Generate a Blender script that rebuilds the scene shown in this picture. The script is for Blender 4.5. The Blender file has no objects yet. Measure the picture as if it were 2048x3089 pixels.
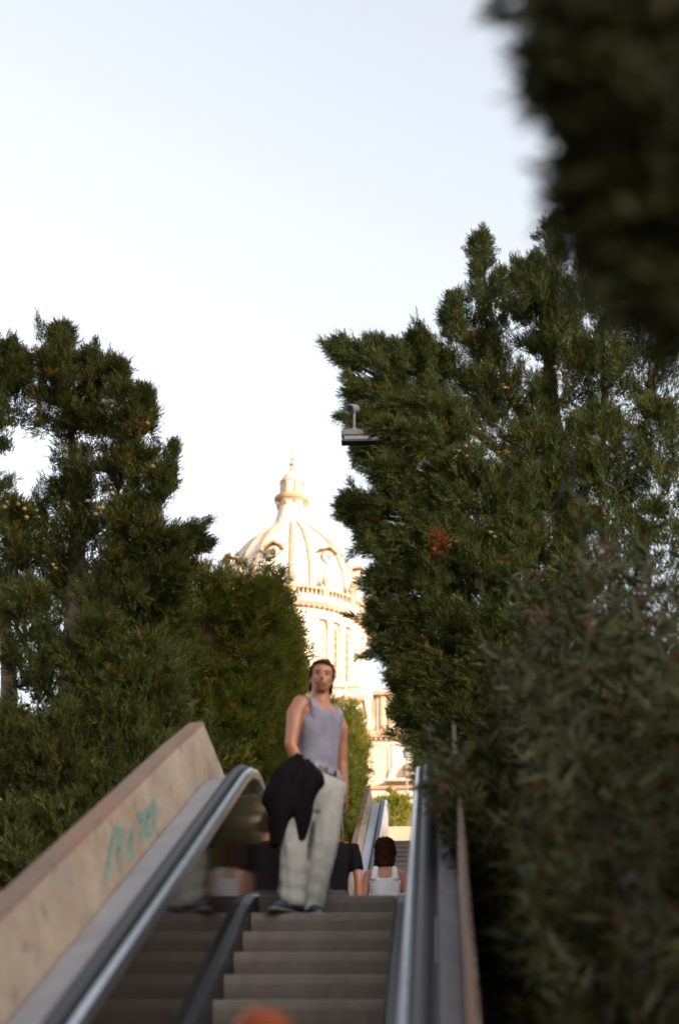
import bpy, bmesh, math, random
import numpy as np
from mathutils import Vector, Matrix, noise as mnoise

# ------------------------------------------------------------------ camera, world, sun, exposure
SC = bpy.context.scene
COL = SC.collection
R = math.radians
FPX = 4964.0
YAW, PITCH, ROLL = R(-3.8), R(26.7), R(0.7)
CAM = np.array([0.77, -8.83, -1.59])
_F = np.array([math.sin(YAW)*math.cos(PITCH), math.cos(YAW)*math.cos(PITCH), math.sin(PITCH)])
_r = np.array([math.cos(YAW), -math.sin(YAW), 0.0])
_u = np.cross(_r, _F)
_r, _u = _r*math.cos(ROLL)+_u*math.sin(ROLL), _u*math.cos(ROLL)-_r*math.sin(ROLL)
cd = bpy.data.cameras.new('camera')
cam = bpy.data.objects.new('camera', cd)
COL.objects.link(cam)
cam.matrix_world = Matrix(((_r[0], _u[0], -_F[0], CAM[0]), (_r[1], _u[1], -_F[1], CAM[1]),
                           (_r[2], _u[2], -_F[2], CAM[2]), (0, 0, 0, 1)))
cd.sensor_fit = 'VERTICAL'
cd.sensor_height = 36.0
cd.sensor_width = 24.0
cd.lens = FPX*36.0/3089.0
cd.clip_start = 0.05
cd.clip_end = 6000
cd.dof.use_dof = True
cd.dof.focus_distance = 22.0
cd.dof.aperture_fstop = 1.4
SC.camera = cam

SUN_ROT, SUN_EL = R(130), R(12.0)
world = bpy.data.worlds.new('World')
SC.world = world
world.use_nodes = True
wn = world.node_tree.nodes
wl = world.node_tree.links
bg = wn['Background']
sky = wn.new('ShaderNodeTexSky')
sky.sky_type = 'NISHITA'
sky.sun_disc = False
sky.sun_elevation = SUN_EL
sky.sun_rotation = SUN_ROT
sky.air_density = 1.0
sky.dust_density = 4.0
sky.ozone_density = 1.0
hs = wn.new('ShaderNodeHueSaturation')
hs.inputs['Saturation'].default_value = 0.29
wl.new(sky.outputs[0], hs.inputs['Color'])
wl.new(hs.outputs[0], bg.inputs['Color'])
bg.inputs['Strength'].default_value = 0.15

sd = bpy.data.lights.new('sun', 'SUN')
sd.energy = 2.6
sd.angle = R(0.5)
sd.color = (1.0, 0.71, 0.46)
sun = bpy.data.objects.new('sun', sd)
COL.objects.link(sun)
_sd = Vector((math.cos(SUN_EL)*math.sin(SUN_ROT), math.cos(SUN_EL)*math.cos(SUN_ROT), math.sin(SUN_EL)))
sun.rotation_euler = _sd.to_track_quat('Z', 'Y').to_euler()
sun.location = _sd*100

SC.view_settings.view_transform = 'Standard'
SC.view_settings.look = 'None'
SC.view_settings.exposure = 1.95
SC.view_settings.gamma = 1.0
SC.view_settings.use_curve_mapping = False

# ------------------------------------------------------------------ helpers
S = 2048/1568.0
INC = math.tan(R(27.3))


def ray(px, py):
    """direction through a point of the 2048 x 3089 picture"""
    return _F + _r*(px-1024)/FPX - _u*(py-1544.5)/FPX


def at(px, py, y):
    """the place on the vertical plane y metres up the axis that is seen there"""
    d = ray(px, py)
    return CAM + d*(y-CAM[1])/d[1]


def a15(px, py, y):
    return at(px*S, py*S, y)


def mat(name, col, rough=0.7, metal=0.0, var=0.0, vscale=6.0, bump=0.0, bscale=40.0, coat=0.0, spec=0.5, col2=None, detail=4.0):
    m = bpy.data.materials.new(name)
    m.use_nodes = True
    nt = m.node_tree
    b = nt.nodes['Principled BSDF']
    b.inputs['Base Color'].default_value = (*col, 1)
    b.inputs['Roughness'].default_value = rough
    b.inputs['Metallic'].default_value = metal
    b.inputs['Specular IOR Level'].default_value = spec
    if coat:
        b.inputs['Coat Weight'].default_value = coat
        b.inputs['Coat Roughness'].default_value = 0.05
    tc = nt.nodes.new('ShaderNodeTexCoord')
    if var or col2:
        n = nt.nodes.new('ShaderNodeTexNoise')
        n.inputs['Scale'].default_value = vscale
        n.inputs['Detail'].default_value = detail
        n.inputs['Roughness'].default_value = 0.65
        nt.links.new(tc.outputs['Object'], n.inputs['Vector'])
        cr = nt.nodes.new('ShaderNodeValToRGB')
        lo = col2 if col2 else tuple(c*(1-var) for c in col)
        hi = col if col2 else tuple(min(1, c*(1+var)) for c in col)
        cr.color_ramp.elements[0].position = 0.35
        cr.color_ramp.elements[1].position = 0.65
        cr.color_ramp.elements[0].color = (*lo, 1)
        cr.color_ramp.elements[1].color = (*hi, 1)
        nt.links.new(n.outputs['Fac'], cr.inputs['Fac'])
        nt.links.new(cr.outputs['Color'], b.inputs['Base Color'])
    if bump:
        n2 = nt.nodes.new('ShaderNodeTexNoise')
        n2.inputs['Scale'].default_value = bscale
        n2.inputs['Detail'].default_value = 5
        nt.links.new(tc.outputs['Object'], n2.inputs['Vector'])
        bp = nt.nodes.new('ShaderNodeBump')
        bp.inputs['Strength'].default_value = bump
        bp.inputs['Distance'].default_value = 0.02
        nt.links.new(n2.outputs['Fac'], bp.inputs['Height'])
        nt.links.new(bp.outputs['Normal'], b.inputs['Normal'])
    return m


def leaf_mat(name, dark, mid, light, odd, trans=0.25, rough=0.6, spec=0.2):
    """foliage: colour from each spray's own 'tint' number"""
    m = bpy.data.materials.new(name)
    m.use_nodes = True
    nt = m.node_tree
    b = nt.nodes['Principled BSDF']
    out = nt.nodes['Material Output']
    at_ = nt.nodes.new('ShaderNodeAttribute')
    at_.attribute_name = 'tint'
    cr = nt.nodes.new('ShaderNodeValToRGB')
    e = cr.color_ramp.elements
    e[0].position, e[0].color = 0.0, (*dark, 1)
    e[1].position, e[1].color = 1.0, (*odd, 1)
    for p, c in ((0.45, mid), (0.86, light), (0.93, odd)):
        k = e.new(p)
        k.color = (*c, 1)
    nt.links.new(at_.outputs['Fac'], cr.inputs['Fac'])
    nt.links.new(cr.outputs['Color'], b.inputs['Base Color'])
    b.inputs['Roughness'].default_value = rough
    b.inputs['Specular IOR Level'].default_value = spec
    tr = nt.nodes.new('ShaderNodeBsdfTranslucent')
    nt.links.new(cr.outputs['Color'], tr.inputs['Color'])
    mx = nt.nodes.new('ShaderNodeMixShader')
    mx.inputs[0].default_value = trans
    nt.links.new(b.outputs[0], mx.inputs[1])
    nt.links.new(tr.outputs[0], mx.inputs[2])
    nt.links.new(mx.outputs[0], out.inputs['Surface'])
    return m


def tag(o, label=None, cat=None, group=None, kind=None):
    if label:
        o['label'] = label
    if cat:
        o['category'] = cat
    if group:
        o['group'] = group
    if kind:
        o['kind'] = kind
    return o


def empty(name, loc, rz=0.0, label=None, cat=None, group=None):
    o = bpy.data.objects.new(name, None)
    COL.objects.link(o)
    o.location = loc
    o.rotation_euler = (0, 0, rz)
    o.empty_display_size = 0.2
    return tag(o, label, cat, group)


def link(name, me, m, parent=None, loc=None, rot=None):
    o = bpy.data.objects.new(name, me)
    COL.objects.link(o)
    if m is not None and not me.materials:
        me.materials.append(m)
    if parent is not None:
        o.parent = parent
    if loc is not None:
        o.location = loc
    if rot is not None:
        o.rotation_euler = rot
    return o


def obj(name, bm, m, parent=None, loc=None, rot=None, smooth=False, fix=True):
    if fix:
        bmesh.ops.recalc_face_normals(bm, faces=bm.faces)
    me = bpy.data.meshes.new(name)
    bm.to_mesh(me)
    bm.free()
    if smooth:
        me.polygons.foreach_set('use_smooth', [True]*len(me.polygons))
    return link(name, me, m, parent, loc, rot)


def box(bm, x0, x1, y0, y1, z0, z1):
    v = [bm.verts.new(p) for p in ((x0, y0, z0), (x1, y0, z0), (x1, y1, z0), (x0, y1, z0),
                                   (x0, y0, z1), (x1, y0, z1), (x1, y1, z1), (x0, y1, z1))]
    for f in ((0, 3, 2, 1), (4, 5, 6, 7), (0, 1, 5, 4), (1, 2, 6, 5), (2, 3, 7, 6), (3, 0, 4, 7)):
        bm.faces.new([v[i] for i in f])


def boxo(name, b, m, parent=None, bev=0.0, loc=None, rot=None):
    bm = bmesh.new()
    box(bm, *b)
    if bev:
        bmesh.ops.bevel(bm, geom=bm.edges[:], offset=bev, segments=2, affect='EDGES')
    return obj(name, bm, m, parent, loc, rot)


def rings(bm, rs, cap=True, closed=True):
    """skin a list of equally long vertex-position rings"""
    V = [[bm.verts.new(p) for p in r] for r in rs]
    n = len(V[0])
    for a, b in zip(V[:-1], V[1:]):
        for i in range(n if closed else n-1):
            j = (i+1) % n
            bm.faces.new((a[i], a[j], b[j], b[i]))
    if cap and closed:
        bm.faces.new(V[0][::-1])
        bm.faces.new(V[-1])
    return V


def sweep(prof, path):
    """profile of (x, h) points moved along (y, z) path points"""
    bm = bmesh.new()
    rings(bm, [[(x, y, z+h) for x, h in prof] for y, z in path])
    return bm


def lathe(bm, prof, n=48, a0=0.0, a1=2*math.pi, cx=0, cy=0):
    full = abs(a1-a0-2*math.pi) < 1e-6
    rs = []
    for r, z in prof:
        ring = []
        for i in range(n if full else n+1):
            a = a0+(a1-a0)*i/n
            ring.append((cx+r*math.cos(a), cy+r*math.sin(a), z))
        rs.append(ring)
    rings(bm, rs, cap=full, closed=full)


def tube(bm, pts, rad, n=8, ref=None):
    """round tube with its own radius at each point"""
    pts = [Vector(p) for p in pts]
    rs = []
    for i, p in enumerate(pts):
        t = (pts[min(i+1, len(pts)-1)]-pts[max(i-1, 0)]).normalized()
        rf = Vector(ref) if ref else (Vector((0, 0, 1)) if abs(t.z) < 0.9 else Vector((1, 0, 0)))
        a = t.cross(rf).normalized()
        b = t.cross(a).normalized()
        r = rad[i] if hasattr(rad, '__len__') else rad
        rx, ry = r if hasattr(r, '__len__') else (r, r)
        rs.append([p+a*(rx*math.cos(2*math.pi*k/n))+b*(ry*math.sin(2*math.pi*k/n)) for k in range(n)])
    rings(bm, rs)


def blob(bm, c, r, n=10, m=7, axis=None):
    """closed ellipsoid"""
    c = Vector(c)
    q = Vector(axis).normalized().to_track_quat('Z', 'Y') if axis else None
    rs = []
    for i in range(1, m):
        a = math.pi*i/m
        ring = []
        for k in range(n):
            p = Vector((r[0]*math.sin(a)*math.cos(2*math.pi*k/n), r[1]*math.sin(a)*math.sin(2*math.pi*k/n), -r[2]*math.cos(a)))
            ring.append(c+(q @ p if q else p))
        rs.append(ring)
    rings(bm, rs)


def mesh_np(name, V, T, tint=None):
    """triangle mesh from arrays"""
    me = bpy.data.meshes.new(name)
    nv, nt_ = len(V), len(T)
    me.vertices.add(nv)
    me.vertices.foreach_set('co', np.ascontiguousarray(V, dtype=np.float32).ravel())
    me.loops.add(nt_*3)
    me.loops.foreach_set('vertex_index', np.ascontiguousarray(T, dtype=np.int32).ravel())
    me.polygons.add(nt_)
    me.polygons.foreach_set('loop_start', np.arange(0, nt_*3, 3, dtype=np.int32))
    me.polygons.foreach_set('loop_total', np.full(nt_, 3, dtype=np.int32))
    if tint is not None:
        a = me.attributes.new('tint', 'FLOAT', 'POINT')
        a.data.foreach_set('value', np.ascontiguousarray(tint, dtype=np.float32))
    me.update(calc_edges=True)
    me.validate()
    return me


# ------------------------------------------------------------------ materials
def concrete_mat(name, base, stain, rust):
    m = mat(name, base, 0.9, bump=0.35, bscale=60)
    nt = m.node_tree
    b = nt.nodes['Principled BSDF']
    tc = [n for n in nt.nodes if n.type == 'TEX_COORD'][0]

    def noise_ramp(scale, lo, hi, stretch=None, detail=6):
        n = nt.nodes.new('ShaderNodeTexNoise')
        n.inputs['Scale'].default_value = scale
        n.inputs['Detail'].default_value = detail
        n.inputs['Roughness'].default_value = 0.7
        src = tc.outputs['Object']
        if stretch:
            mp = nt.nodes.new('ShaderNodeMapping')
            mp.inputs['Scale'].default_value = stretch
            mp.inputs['Rotation'].default_value = (R(-27.3), 0, 0)
            nt.links.new(src, mp.inputs['Vector'])
            src = mp.outputs['Vector']
        nt.links.new(src, n.inputs['Vector'])
        c = nt.nodes.new('ShaderNodeValToRGB')
        c.color_ramp.elements[0].position = lo
        c.color_ramp.elements[1].position = hi
        nt.links.new(n.outputs['Fac'], c.inputs['Fac'])
        return c.outputs['Color']

    def mix(fac, c1, c2):
        x = nt.nodes.new('ShaderNodeMix')
        x.data_type = 'RGBA'
        nt.links.new(fac, x.inputs['Factor'])
        if isinstance(c1, tuple):
            x.inputs['A'].default_value = (*c1, 1)
        else:
            nt.links.new(c1, x.inputs['A'])
        x.inputs['B'].default_value = (*c2, 1)
        return x.outputs['Result']

    c = mix(noise_ramp(2.2, 0.36, 0.66), base, stain)
    c = mix(noise_ramp(1.6, 0.48, 0.70, (1.0, 0.30, 4.0)), c, rust)
    c = mix(noise_ramp(7.0, 0.58, 0.68), c, tuple(v*0.55 for v in stain))
    c = mix(noise_ramp(30.0, 0.55, 0.8), c, tuple(min(1, v*1.25) for v in base))
    nt.links.new(c, b.inputs['Base Color'])
    return m


M = {}
M['ground'] = mat('dry earth', (0.16, 0.12, 0.08), 0.95, var=0.4, vscale=1.5, bump=0.5, bscale=9)
M['paving'] = mat('grey paving', (0.28, 0.26, 0.24), 0.85, var=0.25, vscale=3, bump=0.2)
M['stone'] = mat('pale palace stone', (0.47, 0.40, 0.33), 0.85, var=0.16, vscale=0.35, bump=0.3, bscale=3)
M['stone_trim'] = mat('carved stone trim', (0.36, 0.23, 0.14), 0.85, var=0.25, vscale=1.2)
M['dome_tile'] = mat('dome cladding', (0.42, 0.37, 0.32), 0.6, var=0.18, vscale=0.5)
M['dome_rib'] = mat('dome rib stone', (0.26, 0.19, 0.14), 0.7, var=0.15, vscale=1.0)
M['ochre'] = mat('ochre roof tile', (0.46, 0.26, 0.12), 0.8, var=0.25, vscale=4)
M['palace_glass'] = mat('dark palace window', (0.10, 0.075, 0.06), 0.3, spec=0.5)
M['blind'] = mat('beige blind panel', (0.42, 0.32, 0.25), 0.8, var=0.08, vscale=2)
M['stairs'] = mat('pale stair stone', (0.42, 0.33, 0.24), 0.85, var=0.1, vscale=1)
M['concrete'] = concrete_mat('stained tan concrete', (0.30, 0.235, 0.175), (0.19, 0.145, 0.11), (0.24, 0.125, 0.075))
M['coping'] = concrete_mat('weathered dark coping', (0.15, 0.092, 0.066), (0.10, 0.065, 0.05), (0.17, 0.07, 0.04))
M['deck'] = mat('worn grey metal deck', (0.25, 0.24, 0.26), 0.6, metal=0.1, var=0.12, vscale=4, bump=0.1, bscale=90)
M['steel'] = mat('brushed steel', (0.62, 0.64, 0.68), 0.28, metal=1.0, var=0.12, vscale=12)
M['rubber'] = mat('black handrail rubber', (0.007, 0.007, 0.010), 0.40, spec=0.35)
M['skirt'] = mat('dark skirt metal', (0.012, 0.012, 0.018), 0.33, spec=0.6)
M['panel'] = mat('tinted balustrade glass', (0.016, 0.010, 0.008), 0.065, spec=0.4, var=0.3, vscale=2)
M['panel'].node_tree.nodes['Principled BSDF'].inputs['IOR'].default_value = 1.22
M['cream'] = mat('cream painted edge', (0.66, 0.62, 0.56), 0.6)
M['bluegrey'] = mat('blue grey deck', (0.30, 0.34, 0.42), 0.5)
M['paint'] = mat('teal spray paint', (0.115, 0.185, 0.15), 0.75, var=0.25, vscale=14)
M['bark'] = mat('cypress bark', (0.17, 0.11, 0.085), 0.95, var=0.35, vscale=9, bump=0.7, bscale=25)
M['twig'] = mat('dry twig', (0.07, 0.036, 0.022), 0.95, var=0.3, vscale=8)
M['cone'] = mat('woody cypress cone', (0.25, 0.135, 0.045), 0.8, var=0.35, vscale=7)
M['pole'] = mat('grey painted pole', (0.15, 0.14, 0.14), 0.5, metal=0.3)
M['white_plastic'] = mat('grey plastic', (0.16, 0.16, 0.17), 0.4)
M['black_plastic'] = mat('black plastic', (0.02, 0.02, 0.022), 0.3)
M['lamp_lens'] = mat('frosted lamp cover', (0.22, 0.20, 0.18), 0.35)
M['skin'] = mat('tanned skin', (0.30, 0.115, 0.056), 0.5, var=0.10, vscale=9)
M['skin2'] = mat('fair tanned skin', (0.38, 0.165, 0.095), 0.5, var=0.08, vscale=9)
M['hair'] = mat('dark brown hair', (0.030, 0.010, 0.005), 0.9, var=0.5, vscale=60, spec=0.05)
M['hair_red'] = mat('orange hair', (0.16, 0.030, 0.003), 0.6, var=0.45, vscale=70, spec=0.2)
M['tank'] = mat('lilac grey rib knit', (0.165, 0.15, 0.19), 0.9, var=0.22, vscale=5, bump=0.12, bscale=160)
M['white_knit'] = mat('white knit', (0.66, 0.63, 0.66), 0.9, var=0.06, vscale=10, bump=0.2, bscale=150)
M['jeans'] = mat('washed grey denim', (0.45, 0.43, 0.385), 0.9, bump=0.12, bscale=120, col2=(0.32, 0.30, 0.265), vscale=2.2)
M['black_cloth'] = mat('black cloth', (0.006, 0.004, 0.005), 0.95, var=0.3, vscale=12, spec=0.1)
M['dark_cloth'] = mat('dark navy cloth', (0.02, 0.02, 0.03), 0.9)
M['brown_cloth'] = mat('rust brown cloth', (0.16, 0.06, 0.035), 0.9)
M['belt'] = mat('dark leather belt', (0.025, 0.013, 0.012), 0.45)
M['shoe'] = mat('navy suede shoe', (0.03, 0.035, 0.06), 0.7, var=0.3, vscale=20)
M['sole'] = mat('grey rubber sole', (0.20, 0.20, 0.20), 0.7)
M['eye'] = mat('dark eye', (0.05, 0.022, 0.014), 0.4)
M['lip'] = mat('lips', (0.24, 0.085, 0.05), 0.6)
M['brow'] = mat('dark stubble', (0.17, 0.066, 0.035), 0.9, spec=0.1)

# leaves
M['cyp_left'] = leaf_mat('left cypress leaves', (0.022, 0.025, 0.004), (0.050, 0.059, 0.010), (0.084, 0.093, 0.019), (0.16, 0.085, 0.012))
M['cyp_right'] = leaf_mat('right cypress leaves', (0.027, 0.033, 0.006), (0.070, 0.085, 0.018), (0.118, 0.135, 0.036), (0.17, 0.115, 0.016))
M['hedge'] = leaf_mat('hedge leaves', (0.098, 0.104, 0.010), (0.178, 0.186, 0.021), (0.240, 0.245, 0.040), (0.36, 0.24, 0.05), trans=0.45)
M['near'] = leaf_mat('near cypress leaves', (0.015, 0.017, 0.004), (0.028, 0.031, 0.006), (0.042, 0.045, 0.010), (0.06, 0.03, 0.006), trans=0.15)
M['oleander'] = leaf_mat('oleander leaves', (0.011, 0.012, 0.0025), (0.032, 0.034, 0.007), (0.080, 0.085, 0.034), (0.075, 0.026, 0.010), rough=0.5, spec=0.15)
M['dead'] = leaf_mat('dead foliage', (0.14, 0.055, 0.014), (0.22, 0.085, 0.022), (0.27, 0.11, 0.03), (0.30, 0.13, 0.03))

# step metal with fine vertical fluting
M['step'] = mat('fluted step metal', (0.22, 0.18, 0.15), 0.55, metal=0.2, var=0.18, vscale=5)
_nt = M['step'].node_tree
_w = _nt.nodes.new('ShaderNodeTexWave')
_w.wave_type = 'BANDS'
_w.bands_direction = 'X'
_w.inputs['Scale'].default_value = 17.0
_w.inputs['Distortion'].default_value = 0
_tc = [n for n in _nt.nodes if n.type == 'TEX_COORD'][0]
_nt.links.new(_tc.outputs['Object'], _w.inputs['Vector'])
_bp = _nt.nodes.new('ShaderNodeBump')
_bp.inputs['Strength'].default_value = 0.6
_bp.inputs['Distance'].default_value = 0.01
_nt.links.new(_w.outputs['Fac'], _bp.inputs['Height'])
_nt.links.new(_bp.outputs['Normal'], _nt.nodes['Principled BSDF'].inputs['Normal'])

# ------------------------------------------------------------------ ground
E2B, E2T = 13.25, 28.0                       # second escalator: foot and head (y)
Z_LOW, Z_MID = -3.14, 1.045
Z_TOP2 = Z_MID+(E2T-E2B)*INC


def base_z(y):
    if y < Z_LOW/INC:
        return Z_LOW
    if y < Z_MID/INC:
        return y*INC
    if y < E2B:
        return Z_MID
    if y < E2T:
        return Z_MID+(y-E2B)*INC
    if y < 113:
        return Z_TOP2+(y-E2T)*(31.0-Z_TOP2)/(113-E2T)
    return 31.0


def ground_z(x, y):
    z = base_z(y)
    d = abs(x)
    z -= 0.45*max(0.0, min(1.0, (1.7-d)/0.5)) if -8.5 < y < E2T+2 else 0.05
    if d > 1.7:
        z += 0.05*min(d-1.7, 20)
    # unseen hill to the right and behind, added to shade the foreground
    s = (x*math.sin(SUN_ROT)+y*math.cos(SUN_ROT))      # distance towards the evening sun
    if s > 90:
        t = min(1.0, (s-90)/210)
        z += 78*t*t*(3-2*t)
    return z+0.10*mnoise.noise((x*0.4, y*0.4, 0))


def graded(lo, hi, fine_lo, fine_hi, step):
    a = list(np.arange(fine_lo, fine_hi+1e-6, step))
    v, st = fine_hi, step
    while v < hi:
        st *= 1.35
        v += st
        a.append(v)
    v, st = fine_lo, step
    while v > lo:
        st *= 1.35
        v -= st
        a.insert(0, v)
    return a


gx = graded(-1500, 1500, -8, 8, 0.5)
gy = graded(-1500, 2500, -12, 34, 0.5)
bm = bmesh.new()
G = [[bm.verts.new((x, y, ground_z(x, y))) for x in gx] for y in gy]
for j in range(len(gy)-1):
    for i in range(len(gx)-1):
        bm.faces.new((G[j][i], G[j][i+1], G[j+1][i+1], G[j+1][i]))
tag(obj('ground', bm, M['ground'], smooth=True), kind='structure')

tag(boxo('lower_landing', (-3.2, 3.2, -14, -7.75, Z_LOW-0.3, Z_LOW), M['paving'], bev=0.01), kind='structure')
tag(boxo('middle_landing', (-1.75, 1.75, 4.6, 11.7, Z_MID-0.4, Z_MID-0.004), M['paving'], bev=0.01), kind='structure')

# the broad stair up to the palace
bm = bmesh.new()
n_st = 110
y0s, y1s = E2T+4.0, 111.0
prof = [(y0s, base_z(y0s)-0.3)]
for k in range(n_st):
    ya = y0s+(y1s-y0s)*k/n_st
    yb = y0s+(y1s-y0s)*(k+1)/n_st
    z = base_z(yb)+0.14
    prof += [(ya, z), (yb, z)]
V = [[bm.verts.new((x, y, z)) for y, z in prof] for x in (-12, 9)]
for i in range(len(prof)-1):
    bm.faces.new((V[0][i], V[1][i], V[1][i+1], V[0][i+1]))
tag(obj('stairway', bm, M['stairs']), kind='structure')


def stair_z(y):
    k = math.floor((y-y0s)/(y1s-y0s)*n_st)
    return base_z(y0s+(y1s-y0s)*(k+1)/n_st)+0.14


# ------------------------------------------------------------------ escalators
def esc_path(yb, yt, zb, ext_b, ext_t):
    """(y, z) along the line of the step noses, level at both ends"""
    zt = zb+(yt-yb)*INC
    c = 0.45
    p = [(yb-ext_b, zb), (yb-c, zb), (yb-c*0.3, zb+0.035), (yb+c*0.4, zb+c*0.5*INC), (yb+c, zb+c*INC)]
    n = 14
    for k in range(1, n):
        y = yb+c+(yt-yb-2*c)*k/n
        p.append((y, zb+(y-yb)*INC))
    p += [(yt-c, zt-c*INC), (yt-c*0.4, zt-c*0.5*INC), (yt+c*0.3, zt-0.03), (yt+c, zt), (yt+ext_t, zt)]
    return p


def offset_path(path, h):
    return [(y, z+h) for y, z in path]


def make_step(w):
    """grooved tread with a curved, fluted riser below its nose"""
    bm = bmesh.new()
    prof = [(0.41, -0.005), (0.0, 0.0), (-0.006, -0.008), (-0.004, -0.05), (0.010, -0.10), (0.032, -0.16), (0.066, -0.225), (0.41, -0.225)]
    x0 = -w/2
    rings(bm, [[(x0+w*k, y, z) for y, z in prof] for k in (0, 1)])
    return bm


step_mesh = None


def escalator(label, yb, yt, zb, ext_b, ext_t, deck_m, cols):
    global step_mesh
    root = empty('escalator', (0, yb, zb), 0, label, 'escalator', 'escalators climbing the hill')
    off = Vector((0, -yb, -zb))

    def put(name, bm, m, parent=root, smooth=False):
        bmesh.ops.translate(bm, vec=off, verts=bm.verts)
        return obj(name, bm, m, parent, smooth=smooth)
    path = esc_path(yb, yt, zb, ext_b, ext_t)
    zt = path[-1][1]
    if step_mesh is None:
        o = obj('step', make_step(0.90), M['step'])
        step_mesh = o.data
        bpy.data.objects.remove(o)
    k0 = math.ceil((yb+0.3)/0.4) if yb < 0 else 0
    ys = [0.4*k for k in range(k0, 6)] if yb < 0 else [yb+0.4+0.4*k for k in range(int((yt-yb-0.3)/0.4))]
    for y in ys:
        z = zb+(y-yb)*INC
        link('step', step_mesh, M['step'], root, (0, y-yb, z-zb))
    # plates at both ends, with a comb
    for (ya, yc, z, nm) in ((yb-ext_b+0.2, yb+0.12, zb, 'floor_plate'), (yt+0.48, yt+ext_t-0.2, zt-0.006, 'floor_plate')):
        bm = bmesh.new()
        box(bm, -0.452, 0.452, ya, yc, z-0.06, z+0.002)
        put(nm, bm, M['deck'])
    bm = bmesh.new()
    box(bm, -0.452, 0.452, yt+0.385, yt+0.478, zt-0.03, zt-0.001)
    put('comb', bm, M['step'])
    for s in (-1, 1):
        d_ = -0.010 if s < 0 else 0.088
        xo = 0.822 if s < 0 else 0.836
        bm = sweep([(s*0.458, -0.28), (s*0.458, 0.035), (s*0.463, 0.058), (s*0.475, 0.070), (s*(0.53+d_), 0.074), (s*(0.56+d_), 0.074), (s*(0.56+d_), -0.28)], path)
        put('skirt_panel', bm, M['skirt'])
        bm = sweep([(s*(0.531+d_), 0.077), (s*(0.531+d_), 0.86), (s*(0.556+d_), 0.86), (s*(0.556+d_), 0.077)], path)
        put('balustrade_panel', bm, cols[0])
        # steel capping that carries the handrail: lip towards the steps
        bm = sweep([(s*(0.510+d_), 0.863), (s*(0.508+d_), 0.910), (s*(0.515+d_), 0.928), (s*(0.530+d_), 0.936), (s*(0.546+d_), 0.934), (s*(0.546+d_), 0.863)], path)
        put('inner_lip', bm, M['steel'])
        bm = sweep([(s*(0.548+d_), 0.863), (s*(0.548+d_), 0.905), (s*(0.650+d_), 0.895), (s*(0.650+d_), 0.86)], path)
        put('handrail_guide', bm, M['skirt'])
        bm = sweep([(s*(0.654+d_), 0.70), (s*(0.654+d_), 0.885), (s*(0.662+d_), 0.893), (s*(xo-0.007), 0.840), (s*xo, 0.832), (s*xo, 0.70)], path)
        put('outer_deck', bm, deck_m)
        # the handrail itself runs round a newel at each end
        hz = 0.932
        hp = offset_path(path, hz)
        rr = 0.30
        yt_e, yb_e = hp[-1][0], hp[0][0]
        arc_t = [(yt_e+rr*math.sin(a), zt+hz-rr+rr*math.cos(a)) for a in (0.4, 0.8, 1.2, 1.57, 2.0, 2.4, 2.8, 3.14)]
        arc_b = [(yb_e-rr*math.sin(a), zb+hz-rr+rr*math.cos(a)) for a in (3.14, 2.8, 2.4, 2.0, 1.57, 1.2, 0.8, 0.4)]
        line = arc_b+hp+arc_t
        xc = s*(0.596+d_)
        bm = bmesh.new()
        rs = []
        for i, (y, z) in enumerate(line):
            a, b = line[max(0, i-1)], line[min(len(line)-1, i+1)]
            t = Vector((0, b[0]-a[0], b[1]-a[1])).normalized()
            nrm = Vector((0, -t.z, t.y))
            c = Vector((xc, y, z))
            pr = [(-0.040, -0.016), (-0.040, 0.004), (-0.028, 0.019), (-0.010, 0.024), (0.010, 0.024), (0.028, 0.019), (0.040, 0.004), (0.040, -0.016)]
            rs.append([c+Vector((px, 0, 0))+nrm*pz for px, pz in pr])
        rings(bm, rs)
        put('handrail', bm, M['rubber'], smooth=True)
        for (ye, zz, d) in ((yt+ext_t, zt, 1), (yb-ext_b, zb, -1)):
            bm = bmesh.new()
            poly = [(ye+d*0.005, zz+0.17), (ye+d*0.005, zz+0.89)]
            poly += [(ye+d*(0.005+0.28*math.sin(a)), zz+0.63+0.255*math.cos(a)) for a in (0.3, 0.6, 0.9, 1.2, 1.57, 1.9, 2.2, 2.5, 2.8)]
            rings(bm, [[(s*xx, y, z) for y, z in poly] for xx in (0.575+d_, 0.605+d_)])
            put('newel', bm, M['steel'])
    return root, path


esc1, path1 = escalator('nearer outdoor escalator with a man standing near its top', Z_LOW/INC, Z_MID/INC, Z_LOW, 1.3, 2.0, M['deck'], (M['panel'],))
esc2, path2 = escalator('farther pale escalator rising beyond the landing where the woman in white walks', E2B, E2T, Z_MID, 1.2, 1.4, M['bluegrey'], (M['steel'],))


def parapet(label, path, s, m, face=(0.826, 0.78, 0.885, 1.205), tk=0.115):
    x0, h0, x1, h1 = face
    y0, z0 = path[0]
    pp = [(y-y0, z-z0) for y, z in path]
    # one clean bend at the head instead of the handrail's soft curve
    pp = pp[:-5]+[(pp[-3][0]*0.5+pp[-4][0]*0.5+0.06, pp[-1][1])]+pp[-1:]
    bm = sweep([(s*x0, -0.75), (s*x0, h0), (s*x1, h1), (s*(x1+tk), h1), (s*(x1+tk), -0.75)], pp)
    o = obj('parapet_wall', bm, m)
    o.location = (0, y0, z0)
    bm = sweep([(s*(x1-0.003), h1+0.002), (s*(x1+0.008), h1+0.022), (s*(x1+tk-0.012), h1+0.016), (s*(x1+tk-0.003), h1+0.002)], pp)
    obj('coping', bm, M['coping'], o)
    return tag(o, label, 'parapet', 'concrete parapets beside the escalators')


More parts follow.
